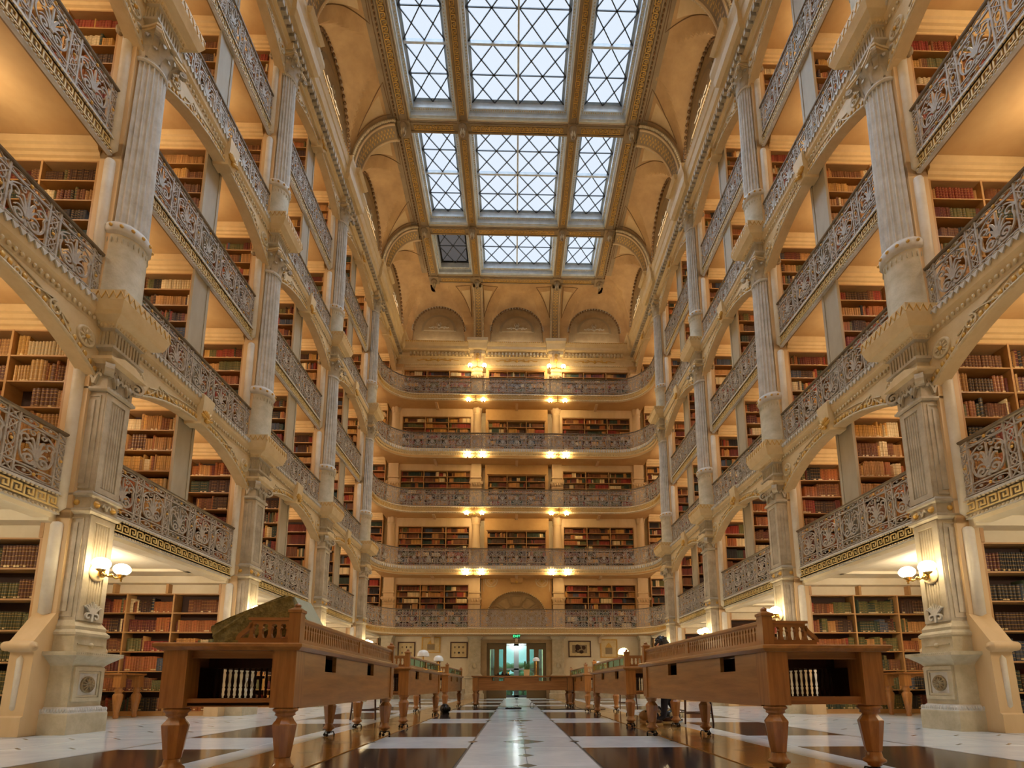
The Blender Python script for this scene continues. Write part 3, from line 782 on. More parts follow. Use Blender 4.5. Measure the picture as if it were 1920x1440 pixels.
def make_columns():
    P = {}
    b = MB()
    b.rects([(-.32,.2,-.30,.30,0), (-.32,.2,-.30,.30,.235), (-.315,.2,-.295,.295,.25)]); P['base'] = b.build('base_block', 'stone')
    b = MB(); b.rects([(-.315,.2,-.295,.295,.25), (-.31,.2,-.29,.29,.275), (-.26,.2,-.25,.25,.33)])
    for i in range(17):
        y = -.28+.56*i/16; b.ball((-.30, y, .285), (.022,.02,.03), 0, 5, 4)
    for i in range(13):
        for sg in (-1, 1): b.ball((-.29+.035*i, sg*.285, .285), (.016,.02,.03), 0, 5, 4)
    P['band'] = b.build('leaf_band', 'iron_hi')
    b = MB(); b.rects([(-.255,.2,-.245,.245,.33), (-.25,.2,-.24,.24,.84)]); frame_x(b, -.25, -.22, .22, .39, .82, .05, .03); frame_x(b, -.25, -.165, .165, .445, .765, .025, .02); b.box(-.256, -.25, -.165, .165, .445, .765, 1); P['die'] = b.build('pedestal_die', ['stone', 'iron_hi'])
    b = MB(); shell_medallion(b, -.252, 0, .60, .105); P['medal'] = b.build('shell_medallion', 'bronze')
    b = MB(); b.rects([(-.25,.2,-.24,.24,.83), (-.27,.2,-.26,.26,.86), (-.29,.2,-.28,.28,.88), (-.37,.2,-.34,.34,.94), (-.39,.2,-.37,.37,.955), (-.39,.2,-.37,.37,1.0), (-.24,.2,-.25,.25,1.01)])
    for i in range(24): b.ball((-.385, -.36+.72*i/23, .985), (.015,.016,.014), 0, 4, 3)
    P['cap'] = b.build('pedestal_cap', 'stone')
    b = MB(); b.rects([(-.24,.2,-.25,.25,1.0), (-.235,.2,-.245,.245,1.2), (-.255,.2,-.265,.265,1.22), (-.255,.2,-.265,.265,1.25), (-.215,.2,-.235,.235,1.29), (-.22,.2,-.24,.24,1.33), (-.185,.2,-.215,.215,1.38), (-.17,.2,-.2,.2,1.41)]); b.box(-.247, -.23, -.2, .2, 1.1, 1.115); disc_x(b, -.237, 0, 1.1, [(.035,0),(.035,.01),(.02,.022),(0,.03)], 10); P['up'] = b.build('upper_pedestal', 'stone')
    P['sh1'] = shaft_panels(1.40, 2.80); P['sh2'] = shaft_panels(3.10, 4.52)
    b = MB(); b.rects([(-.17,.2,-.2,.2,2.79), (-.22,.2,-.25,.25,2.83), (-.22,.2,-.25,.25,2.86), (-.185,.2,-.215,.215,2.88), (-.185,.2,-.215,.215,3.02), (-.22,.2,-.25,.25,3.04), (-.22,.2,-.25,.25,3.07), (-.17,.2,-.2,.2,3.12)])
    for y in (-.13, .13): disc_x(b, -.185, y, 2.95, [(.05,0),(.045,.015),(.025,.02),(.02,.035),(0,.045)], 10, 1)
    b.T = Matrix.Translation((-.2, 0, 2.9)) @ Matrix.Rotation(PI/2, 4, 'Z')
    for f in (lambda p: p, flipx): b.ribbon(f(bez((0,0), (.02,.06), (.05,.12), (.06,.04), 6)), .02, .03, 0)
    b.T = None
    for sg in (-1, 1):
        for x in (0.0,): b.ball((x, sg*.215, 2.95), (.04,.03,.04), 1, 8, 5)
    P['ros'] = b.build('rosette_band', ['iron', 'gold'])
    b = MB()   # palmette ornament at the foot of the fluted pilaster
    b.T = Matrix.Translation((-.2, 0, 1.5)) @ Matrix.Rotation(PI/2, 4, 'Z')
    for a in range(-3, 4): b.ribbon(bez((0,0), (a*.02,.06), (a*.035,.12), (a*.045,.17-abs(a)*.025), 6), .03, .03, 0, w1=.015)
    for f in (lambda p: p, flipx): b.ribbon(f(spiral(.06,-.03,.05,.01,2.2,-3)), .02, .03)
    b.ribbon([(0,0),(0,-.09)], .03, .03); b.T = None
    P['palm'] = b.build('palmette', 'iron_hi')
    P['cap1'] = square_capital(); P['ent1'] = entab(5.0, 0, 9, 5.86, 0)
    P['drum1'] = drum(5.86, 6.95, .258); P['ring1'] = ring(6.95, 7.10, .25); P['fl1'] = fluted(7.10, 10.02, .245, .212); P['cor'] = corinthian(.52, .2)
    P['ent2'] = entab(10.52, 0, 9, 11.34, 0)
    P['drum2'] = drum(11.34, 12.28, .245); P['ring2'] = ring(12.28, 12.43, .235); P['fl2'] = fluted(12.43, 15.52, .232, .2)
    b = MB(); b.rects([(-.2,.2,-.23,.23,16.0), (-.2,.2,-.23,.23,16.16), (-.23,.2,-.26,.26,16.2), (-.2,.2,-.23,.23,16.23), (-.2,.2,-.23,.23,16.46), (-.27,.2,-.3,.3,16.52), (-.27,.2,-.3,.3,16.6)]); P['blk'] = b.build('impost_block', 'iron')
    # outward buttress: scroll foot, anta strip, white colonnettes
    b = MB()
    for sg in (-1, 1):
        prof = [(sg*.22,0),(sg*.52,0),(sg*.52,.22),(sg*.49,.24),(sg*.47,.98),(sg*.52,1.0),(sg*.55,1.05),(sg*.53,1.10),(sg*.49,1.12),(sg*.26,1.48),(sg*.22,1.5)]
        b.prism(prof if sg < 0 else prof, .02, .30, 'x', 0)
        b.T = Matrix.Translation((0, sg*.51, 1.05)) @ Matrix.Rotation(PI/2, 4, 'Y'); b.lathe([(0,-.035),(.018,-.035),(.02,-.02),(.034,-.02),(.036,-.01),(.056,-.01),(.06,.01),(.06,.31),(.056,.33),(.036,.33),(.034,.34),(.02,.34),(.018,.355),(0,.355)], 14, m=0); b.T = None
    b.box(.05, .33, -.24, .24, 0, 1.4)
    P['scroll'] = b.build('scroll_foot', 'tan')
    b = MB()
    b.lathe([(.0,.28),(.035,.32),(.035,.9),(.0,.95)], 10)
    P['inset'] = b.build('white_inset_rod', 'white_iron')
    for g in range(6):
        z0 = (1.42 if g == 0 else ZR[g]-.3); z1 = CEIL[g]
        b = MB(); b.box(.03, .33, -.25, .25, z0, z1)
        P[f'anta{g}'] = b.build('anta', 'tan')
        b = MB(); za = z0+.08 if g else 1.44; zc = z1-.28 if g else 2.68
        b.lathe([(.0,za),(.075,za+.05),(.075,zc-.06),(.06,zc-.02),(.0,zc)], 14)
        P[f'colon{g}'] = b.build('white_colonnette', 'white_iron')
    order = [('base_block','base',0),('leaf_band','band',0),('pedestal_die','die',0),('shell_medallion','medal',0),('pedestal_cap','cap',0),('upper_pedestal','up',0),('pilaster_shaft','sh1',0),('palmette','palm',0),('rosette_band','ros',0),('pilaster_shaft','sh2',0),('capital','cap1',4.52),
             ('entablature_block','ent1',0),('column_drum','drum1',0),('studded_ring','ring1',0),('fluted_shaft','fl1',0),('capital','cor',10.0),('entablature_block','ent2',0),('column_drum','drum2',0),('studded_ring','ring2',0),('fluted_shaft','fl2',0),('capital','cor',15.50),('impost_block','blk',0),('scroll_foot','scroll',0)]
    nm4 = ['','first','second','third','fourth']
    for s, nm in SIDES:
        for k in range(0, 5):
            lab = f'{nm4[k]} {nm}-side column from the front, cream iron, scroll-footed pedestal and fluted shaft' if k else f'{nm}-side cream iron column at the very front, before the first one in view'
            r = empty('column', (s*AX, PY[k], 0), 0 if s > 0 else PI, lab, 'column', f'tall columns along the {nm}-side galleries')
            for n, key, z in order: obj(n, P[key], r, (0, 0, z))
            for q in (-1, 1): obj('white_inset_rod', P['inset'], r, (.16, q*.475, 0))
            for g in range(6):
                obj('anta', P[f'anta{g}'], r)
                for q in (-1, 1): obj('white_colonnette', P[f'colon{g}'], r, (.165, q*.245, 0))
            for g in (2, 4):   # small studded post beside the drum
                pass
make_columns()

# ------------------------------------------------------------------ main cornice at the foot of the vault
def make_cornice():
    prof = [(-.42,16.20),(-.22,16.20),(-.22,16.30),(-.16,16.34),(-.16,16.50),(-.1,16.54),(-.04,16.58),(-.04,16.64),(.02,16.70),(.06,16.92),(.09,16.96),(.12,17.06),(.15,17.14),(.15,17.18),(-.3,17.24),(-.42,17.24)]
    for s, nm in SIDES:
        b = MB(); path = [(s*5.5, -3.1), (s*5.5, YW)]
        pr = [(o*(1 if s > 0 else -1), z) for o, z in prof]
        b.sweep(pr, path, 0)
        o = obj('trim_'+('1' if s < 0 else '2'), b.build('main_cornice', 'cream'), kind='structure')
        q = MB(); y = 2.5
        while y < YW: 
            q.box(min(s*5.53, s*5.68), max(s*5.53, s*5.68), y-.045, y+.045, 16.38, 16.52, 0); y += .155
        obj('dentils', q.build('dentils', 'iron'), o, kind='stuff')
        q = MB(); y = 2.5
        while y < YW: q.ball((s*5.35, y, 17.15), (.016,.035,.028), 0, 5, 3); q.ball((s*5.42, y+.04, 17.0), (.014,.03,.03), 0, 5, 3); y += .09
        obj('gilt_egg_row', q.build('gilt_egg_row', 'gold'), o, kind='stuff')
        q = MB()
        for k in range(6):
            y = PY[k] if k < 5 else YW-.2
            q.rects([(s*5.6-.34,s*5.6+.34,y-.30,y+.30,16.72) if 0 else (min(s*5.44,s*5.8),max(s*5.44,s*5.8),y-.62,y+.62,16.60), (min(s*5.36,s*5.8),max(s*5.36,s*5.8),y-.70,y+.70,16.72), (min(s*5.34,s*5.8),max(s*5.34,s*5.8),y-.74,y+.74,16.96), (min(s*5.27,s*5.8),max(s*5.27,s*5.8),y-.78,y+.78,17.14), (min(s*5.27,s*5.8),max(s*5.27,s*5.8),y-.78,y+.78,17.28)])
            q.box(min(s*5.60,s*5.9),max(s*5.60,s*5.9),y-.26,y+.26,16.16,16.36)
        obj('cornice_break', q.build('cornice_break', 'cream'), o)
make_cornice()

# ------------------------------------------------------------------ railings
RH = .82
def rail_panels():
    b = MB(); w, h0, h1 = .5, .17, .66     # wide palmette panel, main field h0..h1
    for x in (-.25, .25): b.box(x-.011, x+.011, -.012, .012, .03, RH-.04)
    both = (lambda p: p, flipx)
    c = (0, h0+.12)
    for f in both:
        b.ribbon(f(bez((0,h0+.06), (.13,h0-.02), (.25,h0+.12), (.2,h0+.28), 10)+spiral(.155,h0+.33,.06,.015,.1,2.2*PI*.8,10)), .020, .02)
        b.ribbon(f(bez((0,h0+.10), (.03,h0+.06), (.06,h0+.04), (.085,h0+.04), 4)+spiral(.09,h0+.105,.064,.014,-PI/2,1.6*PI,12)), .026, .03)
        b.ribbon(f(bez((.01,h0+.13), (.05,h0+.25), (.11,h0+.33), (.13,h0+.27), 8)), .034, .02, w1=.012)
        b.ribbon(f(bez((.005,h0+.14), (.03,h0+.3), (.08,h0+.42), (.085,h0+.34), 8)), .034, .02, w1=.012)
        b.ribbon(f(bez((.0,h0+.14), (.05,h0+.20), (.12,h0+.24), (.15,h0+.16), 8)), .03, .02, w1=.010)
        b.ribbon(f(bez((.03,h1-.01), (.12,h1-.03), (.2,h1-.06), (.235,h1-.16), 6)), .016, .016)
        b.ribbon(f(spiral(.07,h1-.06,.045,.01,PI/2,-1.8*PI,10)), .014, .016)
    b.ribbon([(0,h0+.02),(0,h0+.2),(0,h0+.38),(0,h1-.02)], .036, .022, w1=.012)
    b.ball((0,-.012,c[1]), (.028,.02,.028), 0, 7, 4)
    for z0, z1 in ((.05,.15),(.68,.77)):
        zc = (z0+z1)/2; hh = (z1-z0)/2-.01
        for xc in (-.125, .125):
            b.ribbon([(xc+.11*math.cos(t), zc+hh*math.sin(t)) for t in [2*PI*i/12 for i in range(13)]], .012, .016)
        b.ball((0,-.01,zc), (.024,.016,.024), 1, 6, 4); b.ball((-.125,-.01,zc), (.03,.012,.018), 0, 6, 3); b.ball((.125,-.01,zc), (.03,.012,.018), 0, 6, 3)
    wide = b.build('palmette_panel', ['rail', 'gold'])
    b = MB()
    for z0, z1 in ((.05,.15),(.68,.77)):
        b.ribbon([(-.05,z0),(.05,z1)], .014, .016); b.ribbon([(.05,z0),(-.05,z1)], .014, .016); b.ball((0,-.008,(z0+z1)/2), (.022,.016,.022), 0, 6, 4)
    for i in range(3):
        zc = h0+.09+.155*i
        b.ribbon([(.038*math.cos(t), zc+.075*math.sin(t)) for t in [2*PI*k/12 for k in range(13)]], .012, .016)
        b.ribbon([(-.06,zc-.077),(0,zc),(.06,zc+.077)], .010, .014) if i != 1 else None
        b.ribbon([(.06,zc-.077),(0,zc),(-.06,zc+.077)], .010, .014) if i != 1 else None
    b.ball((0,-.01,h0+.245), (.02,.016,.02), 1, 6, 4)
    narrow = b.build('lattice_panel', ['rail', 'gold'])
    return wide, narrow
WIDE, NARROW = rail_panels()
def straight_rail_mesh(L):
    b = MB()
    for z in (.03, .16, .665): b.box(-L/2, L/2, -.011, .011, z, z+.018)
    low = b.build('rail_bars', 'rail')
    b = MB(); b.rects([(-L/2,L/2,-.012,.012,RH-.05),(-L/2,L/2,-.03,.03,RH-.035),(-L/2,L/2,-.035,.035,RH-.012),(-L/2,L/2,-.018,.018,RH)])
    return low, b.build('handrail', 'railtop')
BL = 3.34
LOW, HAND = straight_rail_mesh(BL)
BAYN = ['before the first column','between first and second columns','between second and third columns','between third and fourth columns','past the fourth column']
GN = ['ground','first','second','third','fourth','fifth']
for s, nm in SIDES:
    for g in range(1, 6):
        X = 5.96 if g % 2 else 5.86
        for k in range(0, 4):
            r = empty('balustrade', (s*X, PY[k]+1.95, ZR[g]), -s*PI/2, f'scrollwork iron balustrade, {GN[g]} {nm}-side gallery, {BAYN[k]}', 'balustrade', 'side gallery balustrades')
            obj('rail_bars', LOW, r); obj('handrail', HAND, r)
            x = -BL/2+.07
            for i in range(6):
                obj('lattice_panel', NARROW, r, (x, 0, 0))
                if i < 5: obj('palmette_panel', WIDE, r, (x+.32, 0, 0))
                x += .64

# ------------------------------------------------------------------ gallery edges: gilt key fascia (odd) and arched girders (even)
def fascia_mesh(L):
    b = MB(); n = int(L/.15)
    b.box(-L/2, L/2, -.02, .06, -.24, .02)
    b.box(-L/2, L/2, -.05, .03, .0, .03, 1); b.box(-L/2, L/2, -.035, .03, -.25, -.225, 1)
    body = b.build('fascia_board', ['keyground', 'iron_hi'])
    k = MB(); key_units(k, n, .15, .14, 0, -.021, -n*.075, .014, -.18)
    key = k.build('greek_key', 'key')
    q = MB()
    for i in range(int(L/.055)):
        x = -L/2+.0275+.055*i
        q.ball((x,-.05,-.013), (.026,.018,.016), 0, 5, 3); q.ball((x,-.035,-.222), (.025,.02,.018), 0, 5, 3)
    return body, key, q.build('bead_row', 'orn')
FB, FK, FQ = fascia_mesh(3.36)
def girder_meshes():
    L = 3.5; P = {}
    arch = lambda t: -1.02+.56*(1-abs(t)**2.2)    # soffit below the rail base
    N = 28; ys = [-L/2+L*i/N for i in range(N+1)]
    low = [(y, arch(2*y/L)) for y in ys]
    b = MB()
    # web in thin slabs so that the soffit follows the arch
    vs = []; fs = []
    for (y, z) in low: vs += [(-.02, y, z), (.18, y, z), (.18, y, -.3), (-.02, y, -.3)]
    for i in range(N):
        a = 4*i; fs += [(a, a+4, a+5, a+1), (a+3, a+7, a+4, a), (a+1, a+5, a+6, a+2)]
    fs += [(0,1,2,3), (4*N+3,4*N+2,4*N+1,4*N)]
    b.add(vs, fs, 0)
    b.tube([(-.03, y, z+.01) for y, z in low], .022, 5, 1); b.tube([(-.03, y, z+.16) for y, z in low[4:-4]], .012, 4, 1)
    P['web'] = b.build('arched_web', ['cream', 'orn'])
    b = MB()
    for i in range(40):
        y = -L/2+.06+(L-.12)*i/39; z = arch(2*y/L)
        b.ball((-.03, y, z+.075), (.018, .034, .045), 0, 5, 4)
    P['leafrow'] = b.build('gilt_leaf_row', 'gold')
    b = MB(); b.T = Matrix.Rotation(PI/2, 4, 'Z') @ Matrix.Translation((0, .03, 0))
    b.T = Matrix.Translation((-.03, 0, 0)) @ Matrix.Rotation(PI/2, 4, 'Z')
    for f in (lambda p: p,):
        z = -.52
        b.ribbon(f(spiral(1.05, z, .1, .02, PI/2, PI/2+2.6*PI, 16)), .02, .03); b.ribbon(f(bez((1.05,z+.1), (.85,z+.12), (.7,z-.0), (.5,z+.02), 10)), .018, .03); b.ribbon(f(spiral(.55,z+.06,.055,.012,-PI/2,2*PI,12)), .015, .03)
        b.ribbon(f(bez((1.13,z-.02), (1.2,z-.12), (1.3,z-.2), (1.38,z-.26), 6)), .018, .03)
    b.T = None
    P['scroll'] = b.build('scroll_ornament', 'orn')
    b = MB()
    for sg in (1,):
        disc_x(b, -.02, sg*1.5, -.56, [(.14,0),(.14,.02),(.115,.03),(.1,.012),(.03,.012)], 16, 0)
        for i in range(8):
            a = i*PI/4; b.T = Matrix.Translation((-.035, sg*1.5, -.56)) @ Matrix.Rotation(a, 4, 'X'); b.ball((0,0,.06), (.014,.02,.045), 0, 5, 4); b.T = None
        b.ball((-.05, sg*1.5, -.56), (.03,.03,.03), 1, 7, 5)
    P['ros'] = b.build('rosette', ['orn', 'gold'])
    b = MB()
    b.sweep([(.2,-.33),(.02,-.33),(.01,-.29),(-.02,-.27),(-.02,-.2),(-.05,-.16),(-.08,-.13),(-.09,-.05),(-.09,-.0),(.2,0)], [(0,L/2),(0,-L/2)] if 0 else [(0,-L/2),(0,L/2)], 0)
    P['corn'] = b
    bb = MB()
    pr = [(.2,-.33),(.0,-.33),(-.02,-.27),(-.03,-.2),(-.06,-.16),(-.08,-.13),(-.09,-.05),(-.09,0),(.2,0)]
    vs = []
    for y in (-L/2, L/2): vs += [(x, y, z) for x, z in pr]
    K = len(pr); bb.add(vs, [(k, K+k, K+(k+1) % K, (k+1) % K) for k in range(K)]+[tuple(range(K)), tuple(range(2*K-1, K-1, -1))], 0)
    P['corn'] = bb.build('girder_cornice', 'cream')
    b = MB()
    for i in range(46):
        y = -L/2+.04+(L-.08)*i/45
        b.ball((-.045, y, -.235), (.022,.022,.032), 0, 5, 4)
    P['egg'] = b.build('egg_row', 'orn')
    b = MB(); n = 40; u = L/n
    for i in range(n):
        y = -L/2+u*i
        b.prism([(y, .0), (y+u, .0), (y+u/2, -.075)], -.115, -.092, 'x', 0)
        b.ball((-.1, y+u/2, .012), (.022, u*.46, .02), 1, 6, 4)
    P['zig'] = b.build('pointed_lambrequin', ['iron_hi', 'iron'])
    b = MB()
    b.rects([(-.1,.2,-.09,.09,-.5),(-.12,.2,-.12,.12,-.42),(-.15,.2,-.14,.14,-.12),(-.16,.2,-.16,.16,.02),(-.12,.2,-.12,.12,.06)], 0)
    for a in range(-3, 4):
        b.T = Matrix.Translation((-.15, 0, -.4)) @ Matrix.Rotation(math.radians(a*24), 4, 'X'); b.ball((0,0,.09), (.035,.022,.09), 1, 6, 4); b.T = None
    b.ball((-.15,0,-.42), (.05,.05,.04), 1, 8, 5)
    P['corbel'] = b.build('shell_corbel', ['cream', 'gold'])
    return P
GM = girder_meshes()
for s, nm in SIDES:
    rz = 0 if s > 0 else PI
    for k in range(0, 5):
        yc = PY[k]+1.95
        for g in (1, 3, 5):
            if k == 4: continue
            r = empty('gallery_fascia', (s*5.98, yc, ZR[g]-.02), -s*PI/2, f'gilt Greek key fascia under {GN[g]} {nm}-side gallery, {BAYN[k]}', 'fascia', 'Greek key fascias')
            obj('fascia_board', FB, r); obj('greek_key', FK, r, kind='stuff'); obj('bead_row', FQ, r, kind='stuff')
        for g in (2, 4, 6):
            if k == 4 and g < 6: continue
            z = ZR[g] if g < 6 else 16.52
            r = empty('arched_girder', (s*AX, yc, z-.02), rz, f'arched iron girder with gilt shell corbel, {GN[g]} {nm}-side gallery, {BAYN[k]}' if g < 6 else f'arched girder under the main cornice, {nm}-side, {BAYN[k]}', 'girder', 'arched gallery girders')
            obj('arched_web', GM['web'], r); obj('gilt_leaf_row', GM['leafrow'], r, kind='stuff'); [(obj('scroll_ornament', GM['scroll'], r, scale=(1, q, 1)), obj('rosette', GM['ros'], r, scale=(1, q, 1))) for q in (-1, 1)]; obj('shell_corbel', GM['corbel'], r)
            if g < 6: obj('girder_cornice', GM['corn'], r); obj('egg_row', GM['egg'], r, kind='stuff'); obj('pointed_lambrequin', GM['zig'], r, kind='stuff')
# ------------------------------------------------------------------ bookcases; books are planned as records first
PAL = {   # name: (sRGB, word)
 'brown': (112,66,36), 'dark-brown': (66,40,26), 'tan': (178,128,72), 'orange-brown': (156,88,44), 'red': (140,50,36), 'dark-red': (98,40,30),
 'olive-green': (92,88,48), 'dark-green': (44,58,44), 'cream': (216,192,146), 'grey-blue': (66,74,88), 'black': (34,30,30), 'golden': (196,146,72)}
MIX = ['brown']*9+['dark-brown']*6+['tan']*6+['orange-brown']*6+['red']*4+['dark-red']*4+['olive-green']*4+['dark-green']*4+['cream']*3+['grey-blue']*2+['black']*3+['golden']*3
MIXR = MIX+['red']*6+['orange-brown']*8+['dark-red']*4
MIXG = ['olive-green']*8+['dark-green']*3+['brown']*2+['tan']*1
MIXN = ['black']*5+['grey-blue']*6+['dark-brown']*3+['dark-red']*1+['dark-green']*2
MIXT = ['tan']*8+['golden']*4+['brown']*5+['cream']*2+['orange-brown']*4
BOOKS = []        # dict per book: x (centre), y (front), z, w, d, h, col, case, sec, shelf, idx
def fill(xa, xb, sdir, yf, z, hmax, pal, case, shelf, sec, cap=1.0, big=1.0, full=.93):
    """books between |x| xa and xb on a shelf at height z, from the nave end outwards"""
    x = xa+.012; end = xb-.012-(0 if rnd.random() < full else rnd.uniform(.08, .4)*(xb-xa)); i = 0
    if rnd.random() < .35: x += rnd.uniform(.02, .09)
    while x < end:
        n = rnd.choice((1,1,2,3,5,8,12)); c = rnd.choice(pal); h = hmax*rnd.uniform(.62, .90); w = rnd.uniform(.026, .052)*big; uni = n > 2; d = rnd.uniform(.15, .2)
        for _ in range(n):
            ww = w*rnd.uniform(.93, 1.08) if uni else rnd.uniform(.022, .056)*big
            if x+ww > end: x = end+1; break
            hh = h*rnd.uniform(.985, 1.01) if uni else hmax*rnd.uniform(.6, .93)
            i += 1
            BOOKS.append(dict(x=sdir*(x+ww/2), y=yf+rnd.uniform(0, .012), z=z, w=ww*.97, d=d, h=hh, col=c if uni else rnd.choice(pal), case=case, shelf=shelf, sec=sec, idx=i, lab=rnd.random()))
            x += ww
_mc = {}
def cmesh(key, fn):
    if key not in _mc: _mc[key] = fn()
    return _mc[key]
def bx(name, m, dims):
    def f():
        b = MB(); b.box(-dims[0]/2, dims[0]/2, 0, dims[1], 0, dims[2], 0); return b.build(name, m)
    return cmesh((name, m)+tuple(round(d, 3) for d in dims), f)
CASES = {}
def bookcase(cid, label, group, s, xa, xb, yf, z0, z1, pitch, secw, pal, frame='shelfw', depth=.26, end=None, ztop=None, full=.93, rail_z=None, big=1.0):
    W_ = xb-xa; xc = s*(xa+xb)/2
    r = empty('bookcase', (xc, yf, z0), 0, label, 'bookcase', group)
    obj('back_panel', bx('back_panel', 'shelfback', (W_, .02, z1-z0)), r, (0, depth-.02, 0))
    nsec = max(1, round(W_/secw)); sw = W_/nsec
    for i in range(nsec+1):
        x = -W_/2+sw*i; obj('upright', bx('upright', frame, (.03, depth, z1-z0)), r, (s*min(max(x, -W_/2+.015), W_/2-.015), 0, 0))
    obj('plinth', bx('plinth', frame, (W_, depth-.02, .07)), r, (0, .015, 0))
    ns = int((z1-z0-.07)/pitch+.35)
    for k in range(ns+1):
        z = .07+k*(z1-z0-.09)/ns
        for i in range(nsec):
            xx = -W_/2+sw*(i+.5); obj('shelf', bx('shelf', frame, (sw-.03, depth-.03, .02)), r, (s*xx, .005, z))
            if k < ns and (rail_z is None or z0+z+pitch > rail_z):
                fill(xa+sw*i+.02, xa+sw*(i+1)-.02, s, yf+.035, z0+z+.02, pitch-.03, pal if not callable(pal) else pal(k, i), cid, ns-k, i, full=full, big=big)
    if ztop:   # boarding and cornice up to the ceiling
        def f():
            b = MB(); H = ztop-z1; w = W_
            b.rects([(-w/2,w/2,.02,depth,0),(-w/2,w/2,.02,depth,H*.2),(-w/2-.0,w/2,-.01,depth,H*.25),(-w/2,w/2,-.02,depth,H*.4),(-w/2,w/2,-.05,depth,H*.45),(-w/2,w/2,-.06,depth,H*.62),(-w/2,w/2,-.09,depth,H*.68),(-w/2,w/2,-.11,depth,H-.005)])
            return b.build('cornice', 'moulding')
        obj('cornice', cmesh(('cor', round(W_,3), round(ztop-z1,3), depth), f), r, (0, 0, z1-z0))
    if end is not None:   # grey end panel turned to the hall
        def f():
            b = MB(); b.box(-.02, .02, -.01, .44, 0, 10); return None
        b = MB(); H = ztop-z0-.01; b.box(-.03, .0, -.02, .43, 0, H)
        frame_x(b, -.03, -.02, .43, 0, H, .06, .012) 
        m = cmesh(('endp', round(H, 3)), lambda: b.build('end_panel', 'endpanel'))
        obj('end_panel', m, r, (-s*W_/2 - (s*.0), .0 if s > 0 else .41, 0), rz=0 if s > 0 else PI)
    CASES[cid] = label
    return r
PN = ['', 'first column', 'second column', 'third column', 'fourth column', 'end wall corner']
XEND = {1: 7.75, 2: 8.95, 3: 7.9, 4: 7.6, 5: 7.5}
for s, nm in SIDES:
    for k in range(1, 6):
        yf = PY[k]-.25 if k < 5 else YW-.32
        part = MB(); part.box(min(s*6.1, s*XO), max(s*6.1, s*XO), yf+.265, yf+.50, 0, 16.4)
        if k < 5: obj('wall_partition', part.build('wall_partition', 'plaster'), kind='structure')
        for g in range(6):
            xa, xb = 6.13, XEND[k]
            nice = f'bookcase beside the {PN[k]}, {"ground floor, "+nm+"-side" if g == 0 else GN[g]+" "+nm+"-side gallery"}'
            if g == 0:
                pal = {1: MIXG if s < 0 else MIXN, 2: MIXR}.get(k, MIX)
                if k == 2: pal = (lambda kk, ii: MIXR if s < 0 else rnd.choice((MIX, MIXN, MIXG)))
                bookcase((k, g, s), 'tan wooden '+nice, f'ground floor {nm}-side bookcases', s, xa, xb, yf, 0, 2.46, .365, 1.07, pal, ztop=None, full=.9, big=1.15)
                b = MB(); b.box(-(xb-xa)/2, (xb-xa)/2, .12, .26, 0, CEIL[0]-2.47)
                w = obj('wall_panel', b.build('wall_panel', 'white'), None, (s*(xa+xb)/2, yf, 2.465), kind='structure')
                for i in range(int((xb-xa)/1.07)+1):
                    obj('stub_board', bx('stub_board', 'shelfw', (.05, .12, .28)), w, (s*(-(xb-xa)/2+.03+1.07*i), 0, 0))
            else:
                z0 = ZR[g]+.02
                zs = CAMZ+(ZR[g]+.8-CAMZ)*(yf/(PY[k]-3.5 if k > 1 else 3.0))*.85 if g else None
                pal = {(1, 1): MIXT if s < 0 else MIX, (1, 3): MIXR, (2, 1): MIXR, (2, 2): MIXR}.get((k, g), MIX)
                bookcase((k, g, s), 'tall '+nice, f'{GN[g]} {nm}-side gallery bookcases', s, xa, xb, yf, z0, CEIL[g]-.30, (.40 if k == 1 and s < 0 else .37) if g == 1 else .31, 1.0, pal, ztop=CEIL[g], big=1.15 if g == 1 else 1.0)
    for k in range(1, 4):
        yf = PY[k]+1.95-.215
        part = MB(); part.box(min(s*6.2, s*XO), max(s*6.2, s*XO), yf+.265, yf+.42, 3.03, 16.4); obj('wall_partition', part.build('wall_partition', 'plaster'), kind='structure')
        for g in range(1, 6):
            pal = MIXT if (k == 1 and g in (1, 3)) else MIX
            bookcase((k+10, g, s), f'bookcase with grey end panel, {GN[g]} {nm}-side gallery, midway {BAYN[k]}', f'{nm}-side mid-bay bookcases', s, 6.04, {1: 7.9, 2: 7.6, 3: 7.4}[k], yf, ZR[g]+.02, CEIL[g]-.30, .37 if g == 1 else .31, .9, pal, end=1, ztop=CEIL[g])

# ------------------------------------------------------------------ end wall: bookcases, columns, portal, balconies
def balcony_path():
    R = 1.40; X = 5.96; P = [(-X, 18.47), (-X, YE-R)]
    P += [(-X+R-R*math.cos(PI/2*i/8), YE-R+R*math.sin(PI/2*i/8)) for i in range(1, 9)]
    P += [(a, YE) for a in (-3, -1.5, 0, 1.5, 3)]
    P += [(X-R+R*math.sin(PI/2*i/8), YE-R+R*math.cos(PI/2*i/8)) for i in range(0, 9)]
    P += [(X, 18.47)]
    return P
BP = balcony_path()
def along(path):
    L = [0.0]
    for a, c in zip(path[:-1], path[1:]): L.append(L[-1]+math.hypot(c[0]-a[0], c[1]-a[1]))
    def at(t):
        t = min(max(t, 0), L[-1])
        for i in range(len(L)-1):
            if t <= L[i+1]+1e-9:
                u = (t-L[i])/(L[i+1]-L[i]); a, c = path[i], path[i+1]
                return a[0]+(c[0]-a[0])*u, a[1]+(c[1]-a[1])*u
    return at, L[-1]
BAT, BLEN = along(BP)
